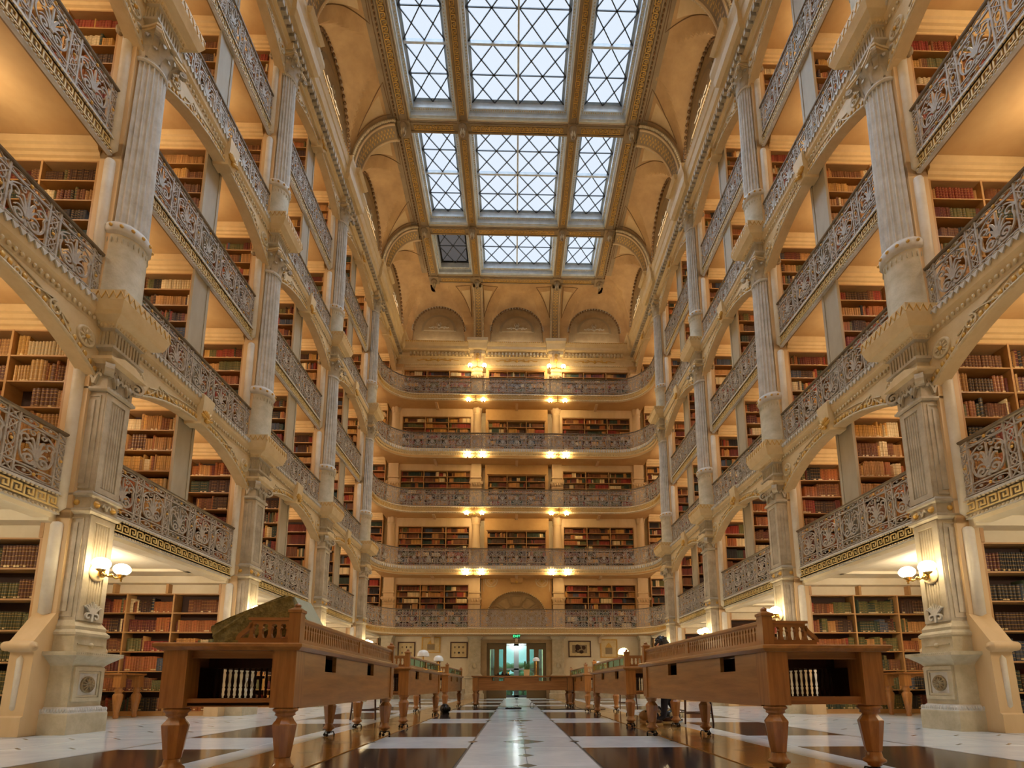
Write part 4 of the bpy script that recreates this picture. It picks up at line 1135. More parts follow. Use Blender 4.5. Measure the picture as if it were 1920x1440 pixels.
def end_balconies():
    # meshes shared by the five levels
    b = MB()
    for z in (.03, .16, .665): b.sweep([(-.011,z),(.011,z),(.011,z+.018),(-.011,z+.018)], BP)
    bars = b.build('rail_bars', 'rail')
    b = MB(); b.sweep([(-.03,RH-.04),(.03,RH-.04),(.03,RH-.01),(0,RH),(-.03,RH-.01)], BP); hand = b.build('handrail', 'railtop')
    poly = BP+[(6.0, YW-.02), (-6.0, YW-.02)]
    deck = {}
    for odd in (0, 1):
        h = .24 if odd else .34
        b = MB(); b.prism(poly, -h, 0, 'z', 0); deck[odd] = b.build('balcony_floor', 'plaster')
    b = MB(); b.sweep([(.06,-.26),(-.02,-.26),(-.05,-.24),(-.03,-.2),(-.03,-.02),(-.06,0),(-.05,.03),(.06,.03)], BP); fas = b.build('fascia_board', 'cream')
    kk = MB(); q = MB(); n = int(BLEN/.15)
    for i in range(n):
        t = (i+.5)*BLEN/n; a, c = BAT(t-.03), BAT(t+.03); ang = math.atan2(c[1]-a[1], c[0]-a[0]); p = BAT(t)
        kk.T = Matrix.Translation((p[0], p[1], 0)) @ Matrix.Rotation(ang, 4, 'Z'); key_units(kk, 1, .15, .14, 0, -.032, -.07, .012, -.185)
    for i in range(n*2):
        p = BAT((i+.5)*BLEN/(2*n)); q.ball((p[0], p[1]-.05, -.01), (.03, .03, .02), 0, 5, 3); q.ball((p[0], p[1]-.04, -.245), (.03, .03, .02), 0, 5, 3)
    key = kk.build('greek_key', 'gold'); bead = q.build('bead_row', 'orn')
    b = MB(); b.sweep([(.06,-.36),(.02,-.36),(.0,-.28),(-.02,-.2),(-.06,-.15),(-.10,-.1),(-.12,-.03),(-.12,.01),(.06,.02)], BP); cor = b.build('girder_cornice', 'cream')
    z_ = MB(); n = int(BLEN/.11)
    for i in range(n):
        t = (i+.5)*BLEN/n; a, c = BAT(t-.03), BAT(t+.03); ang = math.atan2(c[1]-a[1], c[0]-a[0]); p = BAT(t)
        z_.T = Matrix.Translation((p[0], p[1], 0)) @ Matrix.Rotation(ang, 4, 'Z'); z_.box(-.03, .03, -.135, -.1, -.13, -.01, 0); z_.ball((0, -.05, -.22), (.03,.03,.03), 1, 5, 3)
    zig = z_.build('tooth_row', ['iron_hi', 'orn'])
    br = MB(); br.prism([(0,0),(0,-.34),(-.12,-.3),(-.3,-.08),(-.9,-.04),(-.9,0)], -.06, .06, 'x', 0); brm = br.build('bracket', 'tan')
    mods = int((BLEN-.07)/.64); st = (BLEN-.14)/mods
    for g in range(1, 6):
        odd = g % 2
        r = empty('balcony', (0, 0, ZR[g]), 0, f'{GN[g]} gallery balcony across the end wall, curved corners', 'balcony', 'end wall balconies')
        obj('balcony_floor', deck[odd], r, (0, 0, -.02))
        if odd: obj('fascia_board', fas, r, (0,0,-.03)); obj('greek_key', key, r, (0,0,-.03), kind='stuff'); obj('bead_row', bead, r, (0,0,-.03), kind='stuff')
        else: obj('girder_cornice', cor, r, (0,0,-.02)); obj('tooth_row', zig, r, (0,0,-.02), kind='stuff')
        for x in (-3.75, 0, 3.75): obj('bracket', brm, r, (x, YW, -.36 if not odd else -.26))
        rr = empty('balustrade', (0, 0, ZR[g]), 0, f'long scrollwork iron balustrade across the end wall, {GN[g]} gallery', 'balustrade', 'end wall balustrades')
        obj('rail_bars', bars, rr); obj('handrail', hand, rr)
        for i in range(mods+1):
            t = .07+st*i; a, c = BAT(t-.04), BAT(t+.04); p = BAT(t)
            obj('lattice_panel', NARROW, rr, (p[0], p[1], 0), rz=math.atan2(c[1]-a[1], c[0]-a[0]))
            if i < mods:
                t += st/2; a, c, p = BAT(t-.24), BAT(t+.24), BAT(t); p = ((a[0]+c[0])/2, (a[1]+c[1])/2)
                obj('palmette_panel', WIDE, rr, (p[0], p[1], 0), rz=math.atan2(c[1]-a[1], c[0]-a[0]))
end_balconies()

def end_columns():
    def build(g):
        b = MB(); z0, z1 = ZR[g], (CEIL[g] if g < 5 else 15.8)
        if g % 2 == 1:     # square pier with capital low down (below the arch) 
            b.rects([(-.24,.24,-.2,.2,z0),(-.24,.24,-.2,.2,z0+1.12),(-.27,.27,-.23,.23,z0+1.15),(-.27,.27,-.23,.23,z0+1.18),(-.23,.23,-.19,.19,z0+1.2),(-.3,.3,-.26,.26,z0+1.42),(-.3,.3,-.26,.26,z0+1.47),(-.22,.22,-.18,.18,z0+1.48),(-.22,.22,-.18,.18,z0+1.62),(-.26,.26,-.22,.22,z0+1.65),(-.26,.26,-.22,.22,z0+1.7),(-.23,.23,-.19,.19,z0+1.72),(-.23,.23,-.19,.19,z1-.1),(-.34,.34,-.3,.3,z1-.02)])
            for x in (-.25, .25):
                b.T = Matrix.Translation((x, -.24, z0+1.38)); b.ribbon(spiral(0,0,.07,.015,PI/2,-2*PI*(1 if x > 0 else -1),10), .03, .08); b.T = None
            for x in (-.12, 0, .12): b.ball((x, -.23, z0+1.32), (.05,.04,.09), 0, 6, 4)
            b.box(-.15, .15, -.215, -.2, z0+.15, z0+1.0)
        else:
            h = z1-z0
            b.lathe([(.26,z0),(.26,z0+.1),(.22,z0+.12),(.22,z0+.92),(.26,z0+.95),(.26,z0+1.05),(.205,z0+1.08),(.19,z1-.55),(.22,z1-.52),(.19,z1-.48),(.22,z1-.2),(.36,z1-.04)], 24, flute=0)
            for i in range(8): leaf(b, i*PI/4+.2, .19, z1-.46, .3, .12, .12)
            b.rects([(-.36,.36,-.34,.34,z1-.05),(-.38,.38,-.36,.36,z1)], 1)
            for i in range(10):
                a = PI+PI*(i+.5)/10; b.ball((.26*math.cos(a), .26*math.sin(a), z0+1.0), .025, 1, 6, 4)
        return b.build('column_drum', ['tan', 'gold'])
    for g in range(1, 6):
        m = build(g)
        for x, w in ((-1.88, 'left-side inner one'), (1.88, 'right-side inner one'), (-5.72, 'at the left-side corner'), (5.72, 'at the right-side corner')):
            r = empty('column', (x, YW-.28, 0), 0, f'short column on the {GN[g]} gallery end wall, {w}', 'column', 'end wall columns')
            obj('shaft', m, r)
end_columns()

def end_wall():
    # bookcases set against the wall between the columns
    names = {-1: 'left-side', 0: 'centre', 1: 'right-side'}
    for g in range(1, 6):
        for p in (-1, 0, 1):
            xa, xb = {-1: (2.16, 5.42), 0: (-1.36, 1.36), 1: (2.16, 5.42)}[p]
            if g == 1 and p == 0: continue
            s = p if p else 1
            top = CEIL[g]-(.62 if p else .82) if g < 5 else 15.62
            z0 = ZR[g]+.02
            bookcase((20+p, g, s), f'{names[p]} end wall bookcase on the {GN[g]} gallery', 'end wall bookcases', s, xa, xb, YW-.34, z0, top, .29, 1.05 if p else .9, MIX, full=.96, frame='shelfw')
            # plain surround
            b = MB(); xc = (xa+xb)/2 if p == 0 else s*(xa+xb)/2; hw = (xb-xa)/2
            ct = CEIL[g] if g < 5 else 15.75
            b.box(xc-hw-.12, xc-hw, YW-.36, YW, z0, ct); b.box(xc+hw, xc+hw+.12, YW-.36, YW, z0, ct); b.box(xc-hw, xc+hw, YW-.36, YW, top+.005, ct)
            if p == 0:
                b.box(xc-hw-.03, xc+hw+.03, YW-.40, YW-.36, top+.02, top+.09)
            obj('trim_'+str(10+g*3+p), b.build('shelf_surround', 'plaster' if p == 0 else 'tan'), kind='structure')
    # frieze with dentils and gilt scrolls, cornice with two breaks
    b = MB()
    b.sweep([(0,15.75),(-.36,15.75),(-.36,15.83),(-.40,15.86),(-.40,15.92),(-.36,15.96),(-.36,16.28),(-.40,16.31),(-.40,16.5),(-.52,16.56),(-.56,16.62),(-.56,16.76),(-.6,16.82),(-.64,16.92),(-.64,16.98),(0,17.06)], [(-5.7, YW-.02), (5.7, YW-.02)])
    tr = obj('trim_3', b.build('end_cornice', 'cream'), kind='structure')
    q = MB(); x = -5.1
    while x < 5.15: q.box(x-.045, x+.045, YW-.54, YW-.38, 16.33, 16.47); x += .17
    obj('dentils', q.build('dentils', 'orn'), tr, kind='stuff')
    q = MB(); x = -5.3
    while x < 5.3: q.ball((x, YW-.66, 16.94), (.04,.018,.03), 0, 5, 3); q.ball((x, YW-.42, 15.89), (.035,.015,.03), 1, 5, 3); x += .1
    obj('egg_row', q.build('egg_row', ['gold', 'orn']), tr, kind='stuff')
    q = MB()
    for xc in (-3.8, 0, 3.8):
        q.T = Matrix.Translation((xc, YW-.39, 16.12))
        for f in (lambda p: p, flipx):
            q.ribbon(f(bez((.05,0),(.25,.14),(.4,-.12),(.62,.04))), .035, .03); q.ribbon(f(spiral(.32,.03,.08,.02,-1,5)), .025, .03); q.ribbon(f(spiral(.58,-.0,.06,.015,1,7)), .022, .03); q.ribbon(f(bez((.62,.03),(.75,.1),(.85,-.06),(1.0,.02))), .02, .03)
        q.ball((0,0,.02), (.07,.03,.09), 0)
    q.T = None; obj('frieze_scroll', q.build('frieze_scroll', 'gold'), tr)
    for x in (-1.88, 1.88):
        q = MB()
        q.rects([(-.3,.3,-.24,.24,15.7),(-.28,.28,-.22,.22,16.25),(-.36,.36,-.28,.3,16.33),(-.36,.36,-.28,.3,16.5),(-.44,.44,-.34,.3,16.58),(-.46,.46,-.38,.3,16.84),(-.5,.5,-.42,.3,16.95),(-.5,.5,-.42,.3,17.1),(-.4,.4,-.3,.3,17.12)])
        for i in range(3): q.box(-.2+.16*i, -.12+.16*i, -.32, -.26, 16.36, 16.48)
        o = obj('cornice_break', q.build('cornice_break', 'cream'), tr, (x, YW-.36, 0))
        q = MB(); q.prism([(-.14,15.8),(.14,15.8),(.19,16.3),(-.19,16.3)], -.34, -.2, 'y', 0); q.ball((0,-.35,16.0), (.09,.05,.12), 1); q.ribbon(spiral(0,16.2,.1,.02,0,9), .03, .03, 1, -.36)
        obj('gilt_console', q.build('gilt_console', ['tan', 'gold']), tr, (x, YW-.36, 0))
    # first gallery centre: arched tympanum with rosettes
    zc = ZR[1]
    b = MB(); R = 1.34; cz = zc+.62
    arc = [(R*math.cos(PI*i/24), cz+R*math.sin(PI*i/24)*.86) for i in range(25)]
    top = CEIL[1]
    poly_l = [(-1.6, zc), (-R, zc)]+[(a, c) for a, c in reversed(arc) if a <= 1e-6]+[(0, top), (-1.6, top)]
    b.prism(poly_l, YW-.2, YW-.02, 'y', 0); b.prism([(-a, c) for a, c in reversed(poly_l)], YW-.2, YW-.02, 'y', 0)
    for i in range(41):
        a = PI*i/40; b.ball(((R-.01)*math.cos(a), YW-.21, cz+(R-.01)*math.sin(a)*.86), (.035,.03,.035), 1, 5, 3)
    b.rects([(-.22,.22,-.14,.1,top-.55),(-.26,.26,-.2,.1,top-.5),(-.34,.34,-.3,.1,top-.06),(-.4,.4,-.34,.1,top)], 0, 0, YW-.2); b.ball((0,YW-.36,top-.45), (.1,.06,.12), 2)
    for sg in (-1, 1):
        b.ribbon([(sg*1.15+.27*math.cos(t), top-.42+.27*math.sin(t)) for t in [2*PI*k/20 for k in range(21)]], .04, .03, 1, YW-.21)
        b.ribbon([(sg*1.15+.2*math.cos(t), top-.42+.2*math.sin(t)) for t in [PI/2*k for k in range(5)]], .03, .03, 1, YW-.21); b.ball((sg*1.15, YW-.21, top-.42), (.05,.03,.05), 2)
        b.ribbon([(sg*.5,top-.2),(sg*1.5,top-.2),(sg*1.5,top-.9)], .03, .02, 1, YW-.205)
    o = obj('trim_4', b.build('arch_surround', ['plaster', 'orn', 'gold']), kind='structure')
    b = MB(); b.prism([(R, zc)]+arc+[(-R, zc)], YW-.06, YW-.03, 'y', 0)
    for i in range(5):
        a0, a1 = PI*(i+.12)/5, PI*(i+.88)/5
        pts = [(r*math.cos(a), cz+r*.86*math.sin(a)) for r, a in ((.6, a0), (1.15, a0), (1.15, (a0+a1)/2), (1.15, a1), (.6, a1), (.6, a0))]
        b.ribbon(pts, .06, .05, 1, YW-.07)
    obj('tympanum', b.build('tympanum', ['tympanum', 'vaultgrey']), o)
    # portal: pilasters, lintel, double doors held open, vestibule behind
    for sg in (-1, 1):
        b = MB()
        b.rects([(-.42,.42,-.36,.1,0),(-.42,.42,-.36,.1,.22),(-.38,.38,-.32,.1,.25),(-.38,.38,-.32,.1,.86),(-.44,.44,-.38,.1,.9),(-.44,.44,-.38,.1,.98),(-.36,.36,-.3,.1,1.0),(-.3,.3,-.26,.1,1.06),(-.26,.26,-.22,.1,1.1),(-.26,.26,-.22,.1,2.62),(-.34,.34,-.3,.1,2.7),(-.34,.34,-.3,.1,2.76)])
        frame_y(b, -.232, -.2, .2, 1.16, 2.56, .03, .014); b.ball((0,-.235,1.45), (.1,.03,.12), 0); b.ball((0,-.235,1.95), (.03,.03,.03), 0)
        for f in (lambda p: p, flipx):
            b.T = Matrix.Translation((0,-.235,1.36)); b.ribbon(f(spiral(.1,0,.08,.02,0,6)), .025, .03); b.T = None
        obj('portal_pilaster', b.build('portal_pilaster', 'stone'), wall_end, (sg*1.86, YW, 0))
    b = MB(); b.box(-1.62, -DW, -.1, .3, 0, 2.62); b.box(DW, 1.62, -.1, .3, 0, 2.62); b.box(-DW, DW, -.1, .3, DH, 2.62); b.box(-DW-.08, DW+.08, -.14, -.1, DH-.02, DH+.05)
    df = obj('door_1', b.build('door_frame', 'tympanum'), None, (0, YW, 0), kind='structure')
    def leafdoor(w, panes):
        b = MB(); h = DH-.03; zs = (.62, 2.18)
        xs = [0]; n = len(panes)
        b.box(0, w, -.03, .03, .0, zs[0]); b.box(0, w, -.03, .03, zs[1], h)
        edges = [0.0]+[e for p in panes for e in p]+[w]
        for i in range(0, len(edges), 2): b.box(edges[i], edges[i+1], -.03, .03, zs[0], zs[1])
        g = MB()
        for a, c in panes: g.box(a, c, -.004, .004, zs[0], zs[1])
        return b.build('door_leaf', 'doorw'), g.build('pane', 'door_glass')
    l1, g1 = leafdoor(.88, [(.14, .33), (.55, .73)])
    for sg in (-1, 1):
        d = obj('door_leaf', l1, df, (sg*DW-(0 if sg < 0 else .88)*1, .05, .01)); obj('pane', g1, d)
        q = MB(); q.ball((.06 if sg > 0 else .82, -.06, 1.0), .03); obj('door_knob', q.build('door_knob', 'brass'), d)
    # vestibule beyond the doors with its own glazed outer door and the garden behind
    lamp('vestibule_fill', 'POINT', (0, 23.4, 2.7), 160, (.9, 1, .95), .15)  # added point light, brightens the vestibule seen through the door panes
    box_struct('wall_vestibule', 'white', [(-2.2, -2.0, YW+.4, 24.3, 0, 3), (2.0, 2.2, YW+.4, 24.3, 0, 3), (-2.2, -1.25, 24.2, 24.4, 0, 3), (1.25, 2.2, 24.2, 24.4, 0, 3), (-1.25, 1.25, 24.2, 24.4, 2.62, 3), (-2.2, 2.2, YW+.4, 24.4, 3, 3.2)])
    b = MB()
    for x0, x1 in ((-1.25, -1.1), (-.12, .12), (1.1, 1.25)): b.box(x0, x1, 24.25, 24.35, 0, 2.62)
    b.box(-1.25, 1.25, 24.25, 24.35, 1.32, 1.40); b.box(-1.25, 1.25, 24.25, 24.35, .0, .12); b.box(-1.25, 1.25, 24.25, 24.35, 2.5, 2.62); b.box(-1.1, 1.1, 24.18, 24.25, .62, .66)
    w = obj('window_20', b.build('window_frame', 'lead'), kind='structure')
    for x0, x1 in ((-1.1, -.12), (.12, 1.1)):
        for z0, z1 in ((.12, 1.32), (1.40, 2.5)):
            q = MB(); q.box(x0, x1, 24.29, 24.31, z0, z1); obj('pane', q.build('pane', 'door_glass'), w)
    b = MB(); b.box(-14, 14, 24.4, 60, -.3, -.05); obj('ground', b.build('ground', mat('paving_outside', (150,150,140), .9)), kind='structure')
    r2 = random.Random(3)
    b = MB()
    for i in range(260):
        x, y, z = r2.uniform(-3.4, 3.4), r2.uniform(30, 31.5), r2.uniform(.0, 1.9)
        b.ball((x, y, z), (r2.uniform(.15,.35), r2.uniform(.15,.3), r2.uniform(.12,.25)), 0, 6, 4)
    h = obj('hedge', b.build('hedge', 'leaf')); h['label'] = 'green hedge seen through the glazed doors in the end wall'; h['category'] = 'hedge'; h['kind'] = 'thing'
    b = MB(); b.box(-14, 14, 40, 40.5, -.1, 14); obj('wall_outside', b.build('wall_outside', mat('blue_grey_facade', (206,230,234), .8)), kind='structure')
    # framed pictures
    def picture(x0, x1, z0, z1, fm, kind, label):
        w, h = x1-x0, z1-z0; r = empty('framed_picture', ((x0+x1)/2, YW-.012, (z0+z1)/2), 0, label, 'picture')
        b = MB(); t = .05
        for (a, c, d, e) in ((-w/2,w/2,-h/2,-h/2+t),(-w/2,w/2,h/2-t,h/2),(-w/2,-w/2+t,-h/2+t,h/2-t),(w/2-t,w/2,-h/2+t,h/2-t)): b.box(a, c, -.04, 0, d, e)
        obj('frame', b.build('frame', fm), r)
        b = MB(); b.box(-w/2+t, w/2-t, -.015, 0, -h/2+t, h/2-t); obj('print', b.build('print', 'paper'), r)
        b = MB(); r3 = random.Random(len(label))
        if kind == 'spots':
            for i in range(3):
                for j in range(2): b.lathe([(.045,0),(0,.004)], 8) if 0 else b.ball((-w*.24+w*.24*i, -.016, h*.18-h*.34*j), (.06*r3.uniform(.5,1),.004,.05), i % 2, 8, 4)
        elif kind == 'scene':
            b.box(-w*.33, w*.33, -.018, -.015, -h*.25, h*.25, 0)
            for i in range(14): b.ball((r3.uniform(-.3,.3)*w, -.02, r3.uniform(-.2,.2)*h), (r3.uniform(.04,.12),.004,r3.uniform(.03,.1)), 1, 7, 4)
        else:
            b.box(-w*.2, w*.2, -.018, -.015, -h*.3, h*.05, 0); b.prism([(-w*.2,h*.05),(w*.2,h*.05),(w*.1,h*.22),(0,h*.32),(-w*.1,h*.22)], -.018, -.015, 'y', 1)
        obj('drawing', b.build('drawing', ['tymp2', 'shelfback'] if kind != 'map' else ['golden_', 'tymp2'] if 0 else ['tymp2', 'gold']), r)
    picture(-5.31, -4.53, 1.79, 2.52, 'wood_dk', 'spots', 'dark framed print of small drawings, between corner pier and gilt frame')
    picture(-4.25, -3.41, 2.02, 2.74, 'gold', 'map', 'gilt framed picture of an arch, between two dark framed prints')
    picture(-2.97, -2.19, 1.79, 2.52, 'wood_dk', 'spots', 'dark framed print of small drawings, between gilt frame and portal pilaster')
    picture(2.34, 3.36, 1.83, 2.57, 'wood_dk', 'scene', 'framed grey landscape view hung between portal pilaster and brown map')
    picture(3.78, 4.56, 1.80, 2.64, 'gold', 'map', 'brown framed map behind the glowing globe lamp')
    # skirting
    b = MB(); b.box(-5.4, -2.3, YW-.04, YW, 0, .42); b.box(2.3, 5.4, YW-.04, YW, 0, .42); obj('baseboard_end', b.build('baseboard_end', 'iron'), kind='structure')
    for x, n in ((-5.72, 'left'), (5.72, 'right')):
        b = MB(); b.rects([(-.34,.34,-.3,.3,0),(-.34,.34,-.3,.3,.25),(-.28,.28,-.25,.25,.3),(-.28,.28,-.25,.25,.95),(-.32,.32,-.3,.3,1.0),(-.22,.22,-.2,.2,1.05),(-.22,.22,-.2,.2,2.6),(-.3,.3,-.26,.26,2.76)])
        r = empty('column', (x, YW-.28, 0), 0, f'square ground floor pier at the {n}-side corner of the end wall', 'column'); obj('shaft', b.build('shaft', 'stone'), r)
    # exit sign under the first balcony
    r = empty('exit_sign', (.0, YE-.02, 2.66), 0, 'glowing green exit sign under the first balcony, above the doors', 'sign')
    b = MB(); b.box(-.15, .15, -.03, .03, -.085, .085); obj('housing', b.build('housing', 'black'), r)
    cu = bpy.data.curves.new('lettering', 'FONT'); cu.body = 'EXIT'; cu.size = .15; cu.extrude = .002; cu.align_x = 'CENTER'; cu.align_y = 'CENTER'; cu.materials.append(M['green_sign'])
    t0 = bpy.data.objects.new('lettering_curve', cu); COL.objects.link(t0); bpy.context.view_layer.update()
    me = bpy.data.meshes.new_from_object(t0.evaluated_get(bpy.context.evaluated_depsgraph_get())); bpy.data.objects.remove(t0)
    t = obj('lettering', me, r, (0, -.034, 0)); t.rotation_euler = (PI/2, 0, 0)
    b = MB(); b.box(-.015, .015, -.015, .015, .085, .12); obj('stem', b.build('stem', 'black'), r)
end_wall()
# ------------------------------------------------------------------ reading desks
DL, DWD = 3.20, .78
def desk_meshes(DL):
    P = {}; gl_ = DL-.07
    b = MB(); b.rects([(-.41,.41,-DL/2-.02,DL/2+.02,.795),(-.42,.42,-DL/2-.03,DL/2+.03,.803),(-.435,.435,-DL/2-.045,DL/2+.045,.815),(-.435,.435,-DL/2-.045,DL/2+.045,.832),(-.425,.425,-DL/2-.035,DL/2+.035,.84)]); P['top'] = b.build('tabletop', 'wood_y')
    b = MB(); b.rects([(-.07,.07,-.07,.07,.45),(-.07,.07,-.07,.07,.795)]); P['post'] = b.build('corner_post', 'wood_z')
    y0, y1 = -DL/2+.14, DL/2-.14
    b = MB(); b.box(-.015,.015,y0,y1,.44,.68); c = y0
    for h in (-.80, .42): b.box(-.015,.015,c,h-.125,.68,.795); c = h+.125
    b.box(-.015,.015,c,y1,.68,.795); P['side'] = b.build('side_panel', 'wood_y')
    b = MB(); b.box(-.015,.015,y0,y1,.70,.795); P['apron'] = b.build('apron', 'wood_y')
    b = MB(); b.box(-.012,.012,-.30,.14,.48,.70); P['inner'] = b.build('inner_panel', 'wood_dk')
    b = MB(); b.box(-.01,.01,y0+.5,y1,.48,.79); P['lining'] = b.build('inner_lining', 'wood_dk')
    b = MB(); b.box(-.25,.25,-.02,.02,.755,.795); b.box(-.25,.25,-.03,-.02,.748,.757); P['erail'] = b.build('end_rail', 'wood_x')
    b = MB(); b.box(-.25,.25,-.03,.03,.455,.505); P['brail'] = b.build('lower_rail', 'wood_x')
    b = MB(); b.box(-.36,.36,y0-.1,y1+.1,.462,.48); P['shelf'] = b.build('inner_shelf', 'wood_dk')
    b = MB(); b.box(-.36,.36,-.012,.012,.70,.795); b.box(-.36,.36,-.012,.012,.48,.50)
    P['board'] = b.build('baluster_frame', 'wood_dk')
    b = MB(); b.lathe([(.011,0),(.013,.01),(.008,.02),(.011,.04),(.006,.06),(.012,.07),(.007,.08),(.011,.11),(.007,.155),(.011,.17),(.005,.183),(.009,.193),(.006,.20)], 8); P['bal'] = b.build('baluster', 'wood_dk')
    b = MB()
    b.lathe([(.06,.45),(.072,.44),(.072,.43),(.058,.42),(.056,.412),(.06,.405),(.044,.395),(.044,.388),(.05,.38)][::-1], 18)
    b.lathe([(.042,.15),(.048,.155),(.074,.345),(.072,.352),(.05,.38),(.03,.385)], 8, smooth=False)
    b.lathe([(.02,.055),(.04,.062),(.042,.075),(.066,.088),(.068,.10),(.05,.115),(.046,.135),(.042,.15)], 16)
    P['leg'] = b.build('leg', 'wood_z')
    b = MB(); b.lathe([(.016,.03),(.022,.045),(.022,.06)], 10)
    for i in range(3):
        a = i*2*PI/3+.5; ca, sa = math.cos(a), math.sin(a)
        b.tube([(0,0,.052),(.03*ca,.03*sa,.046),(.055*ca,.055*sa,.05),(.062*ca,.062*sa,.03)], .007, 5)
        b.T = Matrix.Translation((.062*ca,.062*sa,.017)) @ Matrix.Rotation(a, 4, 'Z') @ Matrix.Rotation(PI/2, 4, 'Y'); b.lathe([(.008,-.007),(.017,-.006),(.017,.006),(.008,.007)], 10); b.T = None
    P['castor'] = b.build('castor', 'black')
    # gallery
    b = MB(); b.rects([(-.035,.035,-.035,.035,.84),(-.035,.035,-.035,.035,1.03),(-.042,.042,-.042,.042,1.034),(-.042,.042,-.042,.042,1.05),(-.012,.012,-.012,.012,1.07)])
    b.lathe([(.008,1.06),(.02,1.072),(.022,1.08),(.014,1.09),(.006,1.094),(0,1.1)], 10); P['gpost'] = b.build('gallery_post', 'wood_z')
    gl = DL-.07
    b = MB(); b.box(-.018,.018,-gl/2,gl/2,.84,.872); b.rects([(-.014,.014,-gl/2,gl/2,.975),(-.024,.024,-gl/2,gl/2,.985),(-.024,.024,-gl/2,gl/2,1.0),(-.014,.014,-gl/2,gl/2,1.008)]); b.box(-.018,.018,-.03,.03,.872,.975); P['grail'] = b.build('gallery_rail', 'wood_y')
    b = MB(); n = 31
    for i in range(n):
        y = -(gl/2-.04)/2+(gl/2-.04)*(i+.5)/n
        b.prism([(y-.02,.872),(y+.02,.872),(y+.014,.885),(y+.013,.93),(y+.02,.938),(y+.011,.948),(y+.012,.96),(y+.0225,.975),(y-.0225,.975),(y-.012,.96),(y-.011,.948),(y-.02,.938),(y-.013,.93),(y-.014,.885)], -.01, .01, 'x')
    P['gbal'] = b.build('fretwork_balusters', 'wood_y')
    b = MB()
    for i in range(6): b.box(-.006,.006,-gl/2+gl*i/6-.006,-gl/2+gl*i/6+.006,.872,.975)
    P['mull'] = b.build('gallery_mullions', 'brass')
    b = MB(); b.box(-.003,.003,-gl/2,gl/2,.872,.975); P['gpane'] = b.build('pane', 'door_glass')
    b = MB()   # pierced end board with a swept end, runs from the post outwards (+x)
    b.box(.035,.34,-.014,.014,.845,.875); b.box(.035,.27,-.014,.014,.962,.985); b.box(.03,.285,-.022,.022,.985,1.002)
    for i in range(5):
        x = .047+.055*i; w = .017
        b.prism([(x-w,.875),(x+w,.875),(x+w*.8,.885),(x+w*.55,.9),(x+w*.55,.928),(x+w*.95,.937),(x+w*.6,.948),(x+w,.962),(x-w,.962),(x-w*.6,.948),(x-w*.95,.937),(x-w*.55,.928),(x-w*.55,.9),(x-w*.8,.885)], -.014, .014, 'y')
    b.ribbon(bez((.27,.97),(.27,.92),(.345,.91),(.345,.86),8), .026, .028); P['gend'] = b.build('pierced_end_board', 'wood_x')
    return P
DMS = {}
def desk(x, y, side, label, glassy=False, L=None, rz=0.0):
    """side +1: gallery on the -x edge (right-hand row); -1 mirrored"""
    DL = L or 3.0; gl_ = DL-.07
    if DL not in DMS: DMS[DL] = desk_meshes(DL)
    DM = DMS[DL]
    r = empty('reading_desk', (x, y, 0), 0, label, 'desk', 'oak reading desks')
    r.scale = (side, 1, 1); r.rotation_euler = (0, 0, rz)
    hx, hy = DWD/2-.07, DL/2-.07
    obj('tabletop', DM['top'], r)
    for a in (-hx, hx):
        for c in (-hy, hy):
            obj('corner_post', DM['post'], r, (a, c, 0)); l = obj('leg', DM['leg'], r, (a, c, 0)); obj('castor', DM['castor'], l)
    obj('side_panel', DM['side'], r, (-DWD/2+.03, 0, 0)); obj('apron', DM['apron'], r, (DWD/2-.03, 0, 0))
    obj('inner_lining', DM['lining'], r, (-DWD/2+.14, 0, 0))
    for c in (-hy, hy): obj('end_rail', DM['erail'], r, (0, c-.0, 0)); obj('lower_rail', DM['brail'], r, (0, c, 0))
    obj('inner_shelf', DM['shelf'], r)
    f = obj('baluster_frame', DM['board'], r, (0, -DL/2+.42, 0))
    for i in range(19): obj('baluster', DM['bal'], f, (-.335+.0372*i, 0, .50))
    for c in (-hy+.36, hy-.36): obj('inner_panel', DM['inner'], r, (DWD/2-.05, c, 0))
    gx = -DWD/2+.03
    for c in (-hy, hy): obj('gallery_post', DM['gpost'], r, (gx, c-.02*(1 if c < 0 else -1), 0))
    obj('gallery_rail', DM['grail'], r, (gx, 0, 0))
    if glassy: obj('gallery_mullions', DM['mull'], r, (gx, 0, 0)); obj('pane', DM['gpane'], r, (gx, 0, 0))
    else:
        for q in (-1, 1): obj('fretwork_balusters', DM['gbal'], r, (gx, q*(gl_+.08)/4, 0), kind='stuff')
    obj('pierced_end_board', DM['gend'], r, (gx, -hy-.02, 0)); obj('pierced_end_board', DM['gend'], r, (gx, hy+.02, 0))
    return r
desk(-1.885, 4.565, -1, 'front left-side oak desk with fretwork gallery, olive block on top', L=3.01, rz=.041)
desk(-1.97, 8.55, -1, 'second left-side oak desk, glass gallery, behind the one with the olive block', True)
desk(-1.97, 12.75, -1, 'third left-side oak desk, small, beside the crosswise desk', True)
desk(1.885, 4.605, 1, 'front right-side oak desk with fretwork gallery and bare top', L=2.79, rz=.033)
desk(1.87, 8.55, 1, 'second right-side oak desk with glass gallery and the seated person', True)
desk(1.88, 12.75, 1, 'third right-side oak desk, small, beside the crosswise desk', True)
